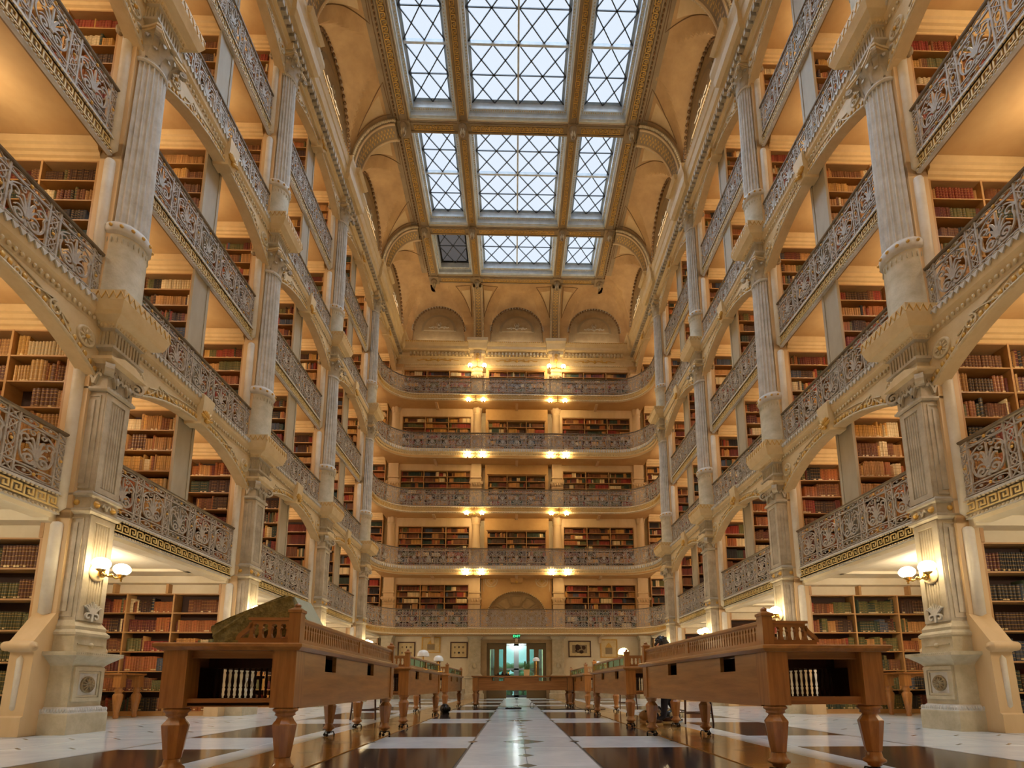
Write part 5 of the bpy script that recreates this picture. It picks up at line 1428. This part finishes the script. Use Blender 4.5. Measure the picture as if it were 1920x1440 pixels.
def cross_desk():
    DM = DMS[3.0]
    r = empty('reading_desk', (.13, 13.9, 0), 0, 'crosswise oak desk across the central aisle, plant pot on top', 'desk', 'oak reading desks')
    b = MB(); b.rects([(-1.36,1.36,-.42,.42,.80),(-1.38,1.38,-.44,.44,.815),(-1.38,1.38,-.44,.44,.84)]); obj('tabletop', b.build('tabletop', 'wood_x'), r)
    b = MB(); b.box(-1.2,1.2,-.015,.015,.45,.70); c = -1.2
    for h in (-.66, .60): b.box(c, h-.17, -.015,.015,.70,.80) if 0 else b.box(c, h-.17, -.015, .015, .70, .80); c = h+.17
    b.box(c, 1.2, -.015, .015, .70, .80); m = b.build('front_panel', 'wood_x')
    b = MB(); b.box(-.015,.015,-.3,.3,.45,.80); e = b.build('end_panel', 'wood_y')
    for y in (-.36, .36): obj('front_panel', m, r, (0, y, 0))
    for x in (-1.28, 1.28):
        obj('end_panel', e, r, (x, 0, 0))
        for y in (-.34, .34):
            obj('corner_post', DM['post'], r, (x, y, 0)); l = obj('leg', DM['leg'], r, (x, y, 0)); obj('castor', DM['castor'], l)
cross_desk()

# ------------------------------------------------------------------ things on and around the desks
def rough_block():
    r2 = random.Random(5)
    r = empty('foam_block', (-1.86, 3.85, .842), 0, 'rough olive pitted block propped like a tent on the front desk', 'block')
    def slab(pts, y0, y1, j, m):
        b = MB(); N = 7; K = len(pts); vs = []
        for i in range(N+1):
            y = y0+(y1-y0)*i/N
            for (x, z) in pts: vs.append((x+r2.uniform(-j, j), y+r2.uniform(-j, j), max(0.0, z+r2.uniform(-j, j)*(z > .02))))
        b.add(vs, [(i*K+k, i*K+(k+1) % K, (i+1)*K+(k+1) % K, (i+1)*K+k) for i in range(N) for k in range(K)]+[tuple(range(K-1,-1,-1)), tuple(range(N*K, N*K+K))])
        return b.build('slab', m)
    def dense(pts, n=5):
        o = []
        for (a, c), (d, e) in zip(pts, pts[1:]+pts[:1]):
            for i in range(n): o.append((a+(d-a)*i/n, c+(e-c)*i/n))
        return o
    obj('slab', slab(dense([(-.46,.085),(-.42,.0),(-.34,.0),(.14,.26),(.10,.40),(.04,.405),(-.44,.20),(-.48,.17)]), -.16, .16, .006, 'foam'), r)
    obj('slab', slab(dense([(.11,.40),(.13,.25),(.20,.0),(.30,.0),(.28,.12)], 3), -.15, .16, .002, 'foam2'), r)
rough_block()
b = MB(); b.prism([(-.30,0),(.24,0),(.02,.055),(-.04,.06)], -.1, .1, 'y'); o = obj('thin_wedge', b.build('thin_wedge', 'foam'), None, (-1.91, 3.52, .842)); o['label'] = 'low olive wedge lying in front of the pitted olive block'; o['category'] = 'wedge'; o['kind'] = 'thing'
b = MB(); b.prism([(-.12,0),(.12,0),(.02,.17)], -.015, .015, 'y'); o = obj('tilted_board', b.build('tilted_board', 'foam2'), None, (-1.80, 4.9, .842)); o['label'] = 'small grey-green triangular board standing behind the pitted olive block'; o['category'] = 'board'; o['kind'] = 'thing'

def desk_lamp(x, y, label, lit=False, h=.30):
    r = empty('desk_lamp', (x, y, .842), 0, label, 'lamp')
    b = MB(); b.lathe([(.09,0),(.09,.015),(.03,.03),(.012,.05),(.012,h-.05)], 14); obj('base', b.build('base', 'brass'), r)
    b = MB(); b.lathe([(.10,h-.08),(.095,h-.03),(.07,h+.01),(.03,h+.028),(.0,h+.03)], 18); obj('shade', b.build('shade', 'globe2' if lit else 'glassw'), r)
desk_lamp(-1.62, 8.35, 'desk lamp with milky shade at the front of the second left-side desk')
desk_lamp(-1.60, 9.9, 'desk lamp with milky shade at the rear end of the second left-side desk')
desk_lamp(1.98, 12.3, 'unlit milky desk lamp on the third right-side desk')
desk_lamp(2.02, 9.6, 'glowing globe lamp on the second right-side desk', True, .42)
desk_lamp(.52, 14.1, 'slim desk lamp with grey shade on the crosswise desk', False, .5)
def plant():
    r = empty('potted_plant', (.24, 13.75, .84), 0, 'small green plant in a cream pot on the crosswise desk', 'plant')
    b = MB(); b.rects([(-.07,.07,-.07,.07,0),(-.085,.085,-.085,.085,.17),(-.08,.08,-.08,.08,.17)]); obj('pot', b.build('pot', 'paper'), r)
    b = MB(); r2 = random.Random(9)
    for i in range(16): b.ball((r2.uniform(-.06,.08), r2.uniform(-.05,.05), .17+r2.uniform(.02,.2)), (.03,.012,.06), 0, 6, 4)
    obj('leaves', b.build('leaves', 'leaf'), r, kind='stuff')
plant()
r = empty('tray', (-.42, 13.7, .84), 0, 'dark tray of small objects on the crosswise desk', 'tray')
b = MB(); b.rects([(-.2,.2,-.1,.1,0),(-.22,.22,-.12,.12,.03)]); obj('base', b.build('base', 'black'), r)
for i, (x, z) in enumerate(((-.12,.05),(.0,.08),(.1,.045),(.16,.07))):
    b = MB(); b.lathe([(.02,.03),(.03,.05),(.02,.03+z),(0,.035+z)], 8); obj('holder', b.build('holder', 'brass' if i == 3 else 'black'), r, (x, 0, 0))
# cables on the floor near the crosswise desk
r2 = random.Random(4)
def cable(name, pts, label, rr=.007):
    b = MB(); b.tube(pts, rr, 5); o = obj(name, b.build(name, 'black')); o['label'] = label; o['category'] = 'cable'; o['kind'] = 'thing'
cable('power_cable', [(-1.1+.09*i, 12.55+.12*math.sin(i*1.3), .008) for i in range(14)], 'black cable snaking on the floor by the power strip')
cable('power_cable', [(.62+.09*i, 12.3+.16*math.sin(i*1.1+1), .008) for i in range(18)], 'longer black cable snaking on the floor beyond the standing cable loop')
cable('power_cable', [(.34+.05*math.cos(a*PI/6), 12.45, .09+.08*math.sin(a*PI/6)) for a in range(13)], 'black cable loop standing up on the central marble strip', .006)
b = MB(); b.box(-.2,.2,-.03,.03,0,.04)
for i in range(4): b.box(-.15+.1*i-.02,-.15+.1*i+.02,-.02,.02,.04,.044)
o = obj('power_strip', b.build('power_strip', 'black'), None, (-.12, 12.5, 0)); o['label'] = 'black power strip lying across the central marble strip'; o['category'] = 'power strip'; o['kind'] = 'thing'
def chair(x, y, rz, label):
    r = empty('wooden_chair', (x, y, 0), rz, label, 'chair', 'dark wooden chairs at the desks')
    b = MB(); b.rects([(-.2,.2,-.2,.2,.43),(-.22,.22,-.21,.21,.445),(-.22,.22,-.21,.21,.465)]); obj('seat', b.build('seat', 'wood_dk'), r)
    for a in (-1, 1):
        b = MB(); b.tube([(a*.18,-.17,.44),(a*.19,-.19,.0)], .018, 7, r1=.013); obj('leg', b.build('leg', 'wood_dk'), r)
        b = MB(); b.tube([(a*.18,.24,.92),(a*.18,.2,.45),(a*.18,.24,.0)], .018, 7, r1=.014); obj('leg', b.build('leg', 'wood_dk'), r)
    b = MB(); b.box(-.19,.19,.21,.24,.78,.92); b.box(-.17,.17,.205,.225,.60,.64)
    for i in range(5): b.box(-.14+.07*i-.01,-.14+.07*i+.01,.21,.225,.64,.78)
    obj('backrest', b.build('backrest', 'wood_dk'), r)
    b = MB(); b.tube([(-.18,-.18,.2),(.18,-.18,.2)], .01, 6); b.tube([(-.185,-.18,.16),(-.185,.22,.16)], .01, 6); b.tube([(.185,-.18,.16),(.185,.22,.16)], .01, 6); obj('stretcher', b.build('stretcher', 'wood_dk'), r)
chair(-2.66, 8.9, -PI/2*-1, 'dark wooden chair behind the second left-side desk'); chair(-2.66, 12.6, PI/2, 'dark wooden chair behind the third left-side desk')
chair(2.66, 7.75, -PI/2, 'dark wooden chair with the reading person on it'); chair(2.66, 12.4, -PI/2, 'dark wooden chair behind the third right-side desk')

# seated reader at the second right desk, leaning over the desk with a hand at the forehead
def person():
    r = empty('person', (2.62, 7.75, 0), 0, 'dark-haired person in dark clothes leaning over a desk, hand at forehead', 'person')
    bm_v = [(0,0,.50),(-.02,0,.66),(-.14,0,.86),(-.26,0,1.02),(-.34,0,1.09),          # pelvis, spine, neck
            (0,-.10,.50),(-.42,-.13,.50),(-.46,-.15,.10),(-.60,-.16,.05),              # near leg under the desk
            (0,.10,.50),(-.36,.16,.50),(-.12,.18,.09),(-.26,.19,.05),                  # far leg
            (-.22,-.19,.97),(-.44,-.25,.87),(-.46,-.12,1.10),                          # near arm up to the forehead
            (-.22,.19,.97),(-.40,.26,.87),(-.58,.12,.89)]
    e = [(0,1),(1,2),(2,3),(3,4),(0,5),(5,6),(6,7),(7,8),(0,9),(9,10),(10,11),(11,12),(3,13),(13,14),(14,15),(3,16),(16,17),(17,18)]
    rad = [.13,.125,.13,.10,.05,.10,.07,.045,.04,.10,.07,.045,.04,.06,.045,.03,.06,.045,.03]
    me = bpy.data.meshes.new('body'); me.from_pydata(bm_v, e, []); me.materials.append(M['shirt']); me.materials.append(M['jeans'])
    o = obj('body', me, r)
    sk = o.modifiers.new('skin', 'SKIN'); sv = me.skin_vertices[0].data
    for i, q in enumerate(rad): sv[i].radius = (q, q); sv[i].use_root = (i == 0)
    sub = o.modifiers.new('sub', 'SUBSURF'); sub.levels = 2; sub.render_levels = 2
    bpy.context.view_layer.update()
    ev = o.evaluated_get(bpy.context.evaluated_depsgraph_get()); m2 = bpy.data.meshes.new_from_object(ev); o.modifiers.clear(); o.data = m2
    while len(m2.materials) < 2: m2.materials.append(M['jeans'])
    m2.materials[0] = M['shirt']; m2.materials[1] = M['jeans']
    for p in m2.polygons:
        c = p.center; p.material_index = 1 if c.z < .54 else 0; p.use_smooth = True
    b = MB(); b.ball((0,0,0), (.082,.075,.11), 0, 14, 10); b.ball((-.085,0,-.02), (.02,.014,.022), 0, 7, 5); b.ball((-.07,0,-.06), (.014,.028,.008), 1, 7, 4)
    for sg in (-1, 1): b.ball((-.074,sg*.03,.005), (.01,.014,.007), 2, 7, 4); b.ball((.005,sg*.078,-.01), (.02,.012,.03), 0, 7, 4)
    h = obj('head', b.build('head', ['skin', 'hair', 'black']), r, (-.40, 0, 1.20)); h.rotation_euler = (0, .55, 0) ; h.rotation_euler = (0, -.5, 0)
    b = MB(); b.ball((.022,0,.035), (.098,.094,.105), 0, 14, 9); b.ball((.07,0,-.02), (.05,.08,.07), 0, 10, 6); r3 = random.Random(2)
    for i in range(26):
        a = r3.uniform(0, 2*PI); t = r3.uniform(.1, 1.3); b.ball((.022+.09*math.sin(t)*math.cos(a), .088*math.sin(t)*math.sin(a), .035+.1*math.cos(t)), (.022,.022,.016), 0, 6, 4)
    k = obj('hair', b.build('hair', 'hair'), h)
    for (px, py, pz), nm2, fw in (((-.46,-.10,1.13), 'up', 1), ((-.62,.10,.875), 'flat', 0)):
        b = MB(); b.ball((0,0,0), (.042,.022,.05) if fw else (.05,.04,.018), 0, 10, 6)
        for i in range(4):
            if fw: q = [(-.02+.0, -.024+.016*i, .03), (-.035, -.026+.017*i, .065), (-.03+.01, -.026+.017*i, .095-.008*abs(i-1.5))]
            else: q = [(-.04,-.026+.017*i,.0),(-.075,-.028+.018*i,.004),(-.105+.008*abs(i-1.5),-.028+.018*i,-.01)]
            b.tube(q, .0085, 6, 0, r1=.007)
        q = [(0,.02,0),(-.03,.05,.02),(-.05,.052,.035)] if fw else [(0,-.03,0),(-.03,-.055,0),(-.06,-.05,-.006)]
        b.tube(q, .0095, 6, 0, r1=.008); obj('hand', b.build('hand', 'skin'), r, (px, py, pz))
    for (x, y) in ((-.56,-.16), (-.22,.19)):
        b = MB(); b.ball((-.05,0,.045), (.13,.045,.045), 0, 12, 6); b.box(-.17,.07,-.04,.04,0,.018,1); obj('shoe', b.build('shoe', ['wood_dk', 'paper']), r, (x, y, 0))
person()
def bag(x, y, label, m1, m2, w):
    r = empty('bag', (x, y, 0), .4, label, 'bag')
    b = MB(); b.ball((0,0,.10), (w,.15,.11), 0, 14, 8); b.box(-w*.7,w*.7,-.1,.1,0,.03,0); obj('body', b.build('body', m1), r)
    b = MB(); b.tube([(-w*.7,-.05,.16),(-w*.3,-.1,.13+w*.5),(w*.3,-.1,.12+w*.5),(w*.7,-.05,.15)], .012, 6)
    for i in range(5): b.ball((-w*.6+w*.3*i,-.13,.1), (.035,.02,.05), 0, 7, 4)
    obj('strap', b.build('strap', m2), r)
bag(2.12, 8.1, 'tan patterned bag on the floor under the reader\'s desk', 'shelfw', 'black', .24)
bag(2.52, 8.35, 'grey bag on the floor beside the tan patterned bag', 'grey_in', 'paper', .2)
bag(-1.55, 10.6, 'small black bag on the floor by the second left-side desk', 'black', 'black', .1)

def side_table(s, label):
    r = empty('side_table', (s*7.75, 9.55, 0), 0, label, 'table', 'small oak tables by the ground floor bookcases')
    b = MB(); b.rects([(-.5,.5,-.28,.28,.78),(-.53,.53,-.31,.31,.79),(-.53,.53,-.31,.31,.82)]); obj('tabletop', b.build('tabletop', 'wood_x'), r)
    for y in (-.22, .22):
        b = MB(); b.prism([(-.42,.78),(-.42,.62),(-.36,.70),(-.2,.74),(.2,.74),(.36,.70),(.42,.62),(.42,.78)], y-.012, y+.012, 'y'); obj('apron', b.build('apron', 'wood_x'), r)
    for x in (-.44, .44):
        for y in (-.22, .22): obj('leg', cmesh('tleg', lambda: (lambda q: (q.rects([(-.065,.065,-.065,.065,.56),(-.065,.065,-.065,.065,.78)]), q.lathe([(.035,0),(.05,.03),(.035,.08),(.05,.14),(.085,.40),(.075,.43),(.05,.46),(.08,.5),(.05,.53),(.06,.56)], 12), q.build('leg', 'wood_z'))[-1])(MB())), r, (x, y, 0))
side_table(-1, 'small arched oak table in front of the left-side ground floor bookcase'); side_table(1, 'small arched oak table in front of the right-side ground floor bookcase')

# ------------------------------------------------------------------ lamps
def globe_lamp_meshes():
    P = {}
    b = MB(); b.T = Matrix.Rotation(-PI/2, 4, 'Y'); b.lathe([(.12,0),(.12,.012),(.10,.022),(.06,.03),(.05,.05),(.02,.06)], 20); b.T = None; P['plate'] = b.build('backplate', ['cream'])
    b = MB(); b.ball((-.07,0,-.01), (.05,.05,.06), 0, 12, 7); b.tube([(-.05,0,0),(-.16,0,-.05),(-.19,0,-.04)], .014, 8); b.ball((-.19,0,-.04), .028, 0, 8, 5)
    for sg in (-1, 1):
        b.tube([(-.19,0,-.04),(-.19,sg*.06,-.055),(-.19,sg*.12,-.045),(-.19,sg*.17,-.02)], .010, 6); b.ball((-.19,sg*.09,-.052), .02, 0, 6, 4)
        b.T = Matrix.Translation((-.19, sg*.17, -.06)); b.lathe([(.0,-.03),(.014,-.02),(.01,0),(.022,.015),(.014,.03),(.05,.055),(.055,.07)], 12); b.T = None
    P['arm'] = b.build('bracket', 'brass')
    b = MB(); b.ball((0,0,0), (.10,.10,.078), 0, 18, 12); P['globe'] = b.build('globe', 'globe')
    b = MB(); b.ball((0,0,0), (.095,.095,.095), 0, 14, 9); P['globe2'] = b.build('globe', 'globe2')
    b = MB(); b.tube([(0,0,.25),(0,0,-.06)], .012, 6); b.ball((0,0,-.06), .035, 0, 8, 5)
    for sg in (-1, 1): b.tube([(0,0,-.05),(sg*.12,0,-.14),(sg*.26,0,-.13),(sg*.34,0,-.1)], .012, 6); b.T = Matrix.Translation((sg*.34,0,-.12)); b.lathe([(0,-.03),(.02,0),(.05,.04)], 10); b.T = None
    P['hang'] = b.build('bracket', 'brass')
    return P
LM = globe_lamp_meshes()
for s, nm in SIDES:
    for k in range(0, 5):
        r = empty('wall_lamp', (s*(AX-.192), PY[k], 2.06), 0 if s > 0 else PI, f'brass two-globe lamp on the {["front","first","second","third","fourth"][k]} {nm}-side column', 'lamp', 'two-globe lamps on the columns')
        obj('backplate', LM['plate'], r); obj('bracket', LM['arm'], r)
        for sg in (-1, 1): obj('globe', LM['globe'], r, (-.19, sg*.17, .085))
for g in (2, 3, 4, 5, 6):
    for x in (-1.88, 1.88):
        z = (ZR[g]-.42) if g < 6 else 15.50
        y = YE-.10 if g < 6 else YW-.80
        r = empty('wall_lamp', (x, y, z+.10), 0, (f'pair of lit globes under the {GN[g]} gallery balcony, end wall, {"left-side" if x < 0 else "right-side"} column' if g < 6 else f'pair of lit globes under the end cornice break, {"left-side" if x < 0 else "right-side"} one'), 'lamp', 'two-globe lamps on the end wall')
        obj('bracket', LM['hang'], r)
        for sg in (-1, 1): obj('globe', LM['globe2'], r, (sg*.34, 0, 0.0))
for g in (2, 3, 4, 5):     # unseen globe pairs added behind the viewer to light surfaces facing the camera
    for x in (-1.88, 1.88):
        r = empty('wall_lamp', (x, -2.75, ZR[g]-.32), 0, f'added fill-light globe pair on the front wall behind the viewer, {GN[g]} gallery, {"left-side" if x < 0 else "right-side"}', 'lamp', 'added fill-light globes on the front wall')
        obj('bracket', LM['hang'], r)
        for sg in (-1, 1): obj('globe', LM['globe2'], r, (sg*.34, 0, 0.0))
# ceiling lights of the alcoves (warm), one per half bay
for s, nm in SIDES:
    for g in range(6):
        for k in range(0, 5):
            if g == 0: lamp('alcove_light', 'POINT', (s*7.2, PY[k]+1.7, CEIL[g]-.30), L_GROUND, WARM2, .12)
            else:
                for dy in (.95, 2.75): lamp('alcove_light', 'POINT', (s*7.0, PY[k]+dy, CEIL[g]-.55), L_ALCOVE, WARM, .10)
# lamp strips lying on the cornice, washing the cove
for s, nm in SIDES:
    for k in range(0, 5): lamp('cove_light', 'AREA', (s*5.47, PY[k]+1.95, 17.27), L_COVE, WARM2, .1, rot=(PI, 0, 0), size_y=2.8)
for x in (-3.8, 0, 3.8): lamp('cove_light', 'AREA', (x, YW-.3, 17.1), L_COVE*.6, WARM2, 2.2, rot=(PI, 0, 0), size_y=.1)

# ------------------------------------------------------------------ books: the 300 that show largest singly, the rest as one mass
def book_unit():
    """unit book: x -.5..5 (width), y 0..1 (depth, spine at 0), z 0..1"""
    b = MB(); n = 4
    sp = [(-.5+i/n, .07*(1-math.sin(PI*i/n))) for i in range(n+1)]
    sp[0] = (-.5, .08); sp[-1] = (.5, .08)
    b.prism(sp+[(.5,1.0),(.40,1.0),(.40,.10),(-.40,.10),(-.40,1.0),(-.5,1.0)], 0, 1, 'z', 0)
    b.box(-.39,.39,.11,.97,.02,.97,2)
    for z in (.14, .34, .54, .74, .88):
        vs = []; 
        for (x, y) in sp: vs += [(x*1.03, y-.012, z), (x*1.03, y-.012, z+.016)]
        b.add(vs, [(2*i, 2*i+2, 2*i+3, 2*i+1) for i in range(n)], 1)
    return b
def book_meshes():
    P = {}
    for i, (nm, rgb) in enumerate(PAL.items()):
        m = mat('binding_'+nm.replace(' ', '_').replace('-', '_'), rgb, .55, col2=tuple(int(c*.72) for c in rgb), nscale=9, namt=.9, rand=.12)
        for lab in (0, 1):
            b = book_unit()
            if lab: 
                vs = []
                for (x, y) in [(-.42,.045),(-.2,.01),(.2,.01),(.42,.045)]: vs += [(x, y-.02, .06), (x, y-.02, .13)]
                b.add(vs, [(0,2,3,1),(2,4,5,3),(4,6,7,5)], 2)
            P[(nm, lab)] = b.build('book', [m, M['gold'], M['paper']])
    return P
def place_books():
    bpy.context.view_layer.update()
    dg = bpy.context.evaluated_depsgraph_get()
    cands = []
    for i, k in enumerate(BOOKS):
        zc = k['z']+k['h']/2; p = project((k['x'], k['y'], zc))
        if p is None or not (-6 < p[0] < 1926 and -6 < p[1] < 1446): continue
        area = (F_PX/p[2])**2*k['w']*k['h']
        if area > 55: cands.append((area, i))
    cands.sort(reverse=True)
    eye = Vector((CAMX, 0, CAMZ)); chosen = []
    for area, i in cands:
        k = BOOKS[i]; vis = 0
        for fz in (.3, .75):
            t = Vector((k['x'], k['y']-.006, k['z']+k['h']*fz)); d = t-eye; L = d.length; d.normalize()
            hit = SC.ray_cast(dg, eye, d, distance=L-.012)
            vis += (not hit[0])
        if vis: chosen.append(i)
        if len(chosen) >= 300: break
    meshes = book_meshes(); chosen_set = set(chosen)
    rows = {}
    for k in BOOKS: rows[(k['case'], k['shelf'], k['sec'])] = max(rows.get((k['case'], k['shelf'], k['sec']), 0), k['idx'])
    for i in chosen:
        k = BOOKS[i]; o = obj('book', meshes[(k['col'], 1 if k['lab'] < .35 else 0)], None, (k['x'], k['y'], k['z']), scale=(k['w'], k['d'], k['h']))
        c, g, s = k['case']; sd = 'left-side' if s < 0 else 'right-side'
        post = f'{["","first","second","third","fourth","fifth"][c]} {sd} column' if c < 10 else f'{["","first","second","third"][c-10]} {sd} grey panel' if c < 20 else f'{sd} end wall'
        fl = 'ground floor' if g == 0 else GN[g]+' gallery'
        n = k['idx']; num = ORD[n] if n <= 20 else ['twenty', 'thirty', 'forty', 'fifty'][n//10-2]+('' if n % 10 == 0 else '-'+ORD[n % 10])
        lab = f'{k["col"]} book, {num} out from {post}, {ORD[k["shelf"]]} shelf down, {ORD[k["sec"]+1]} section, {fl}'
        o['label'] = lab; o['category'] = 'book'; o['kind'] = 'thing'; o['group'] = f'books on the {fl} by the {post}'
    # everything else in one mesh with a colour attribute
    ub = book_unit(); uv = np.array(ub.v); uf = [np.array([f for f in ub.f if len(f) == n]) for n in (4,)]
    near = [k for i, k in enumerate(BOOKS) if i not in chosen_set]
    V = []; Fq = []; C = []; base = 0
    bxv = np.array([(-.5,0,0),(.5,0,0),(.5,1,0),(-.5,1,0),(-.5,0,1),(.5,0,1),(.5,1,1),(-.5,1,1)], float)
    bxf = np.array([(4,5,6,7),(0,1,5,4),(1,2,6,5),(3,0,4,7)])
    bands = np.array([(-.5,-.01,z) for z in ()])
    gold = np.array(lin((170,128,62))); cream = np.array(lin((214,196,150)))
    for k in near:
        sc = np.array((k['w'], k['d'], k['h'])); tr = np.array((k['x'], k['y'], k['z']))
        col = np.array(lin(PAL[k['col']][:3]))*rnd.uniform(.75, 1.2)
        v = bxv*sc+tr; V.append(v); Fq.append(bxf+base); C += [col*.8, col, col, col]; base += 8
        if k['y'] < 13:
            zs = [(.16,.18),(.36,.38),(.62,.64),(.84,.86)]
            if k['lab'] < .35: zs.append((.06,.13))
            for j, (za, zb) in enumerate(zs):
                q = np.array([(-.5,-.01,za),(.5,-.01,za),(.5,-.01,zb),(-.5,-.01,zb)], float)*sc+tr
                V.append(q); Fq.append(np.array([(0,1,2,3)])+base); C.append(cream if j == 4 else (gold if k['lab'] < .7 else col*.5)); base += 4
    V = np.concatenate(V); Fq = np.concatenate(Fq)
    me = bpy.data.meshes.new('shelved_books')
    me.vertices.add(len(V)); me.vertices.foreach_set('co', V.ravel())
    me.loops.add(len(Fq)*4); me.loops.foreach_set('vertex_index', Fq.ravel().astype(np.int32))
    me.polygons.add(len(Fq)); me.polygons.foreach_set('loop_start', np.arange(len(Fq), dtype=np.int32)*4)
    at = me.attributes.new('binding', 'FLOAT_COLOR', 'FACE'); cc = np.ones((len(Fq), 4)); cc[:, :3] = np.array(C); at.data.foreach_set('color', cc.ravel())
    me.update(calc_edges=True); me.validate()
    m = bpy.data.materials.new('bindings'); m.use_nodes = True; nt = m.node_tree; a = nt.nodes.new('ShaderNodeAttribute'); a.attribute_name = 'binding'
    nt.links.new(a.outputs['Color'], nt.nodes['Principled BSDF'].inputs['Base Color']); nt.nodes['Principled BSDF'].inputs['Roughness'].default_value = .55
    me.materials.append(m)
    o = obj('shelved_books', me); o['kind'] = 'stuff'; o['label'] = 'brown, red, green and tan bound books filling the other shelves'; o['category'] = 'books'
    print('books', len(BOOKS), 'single', len(chosen), 'faces', len(Fq))
place_books()
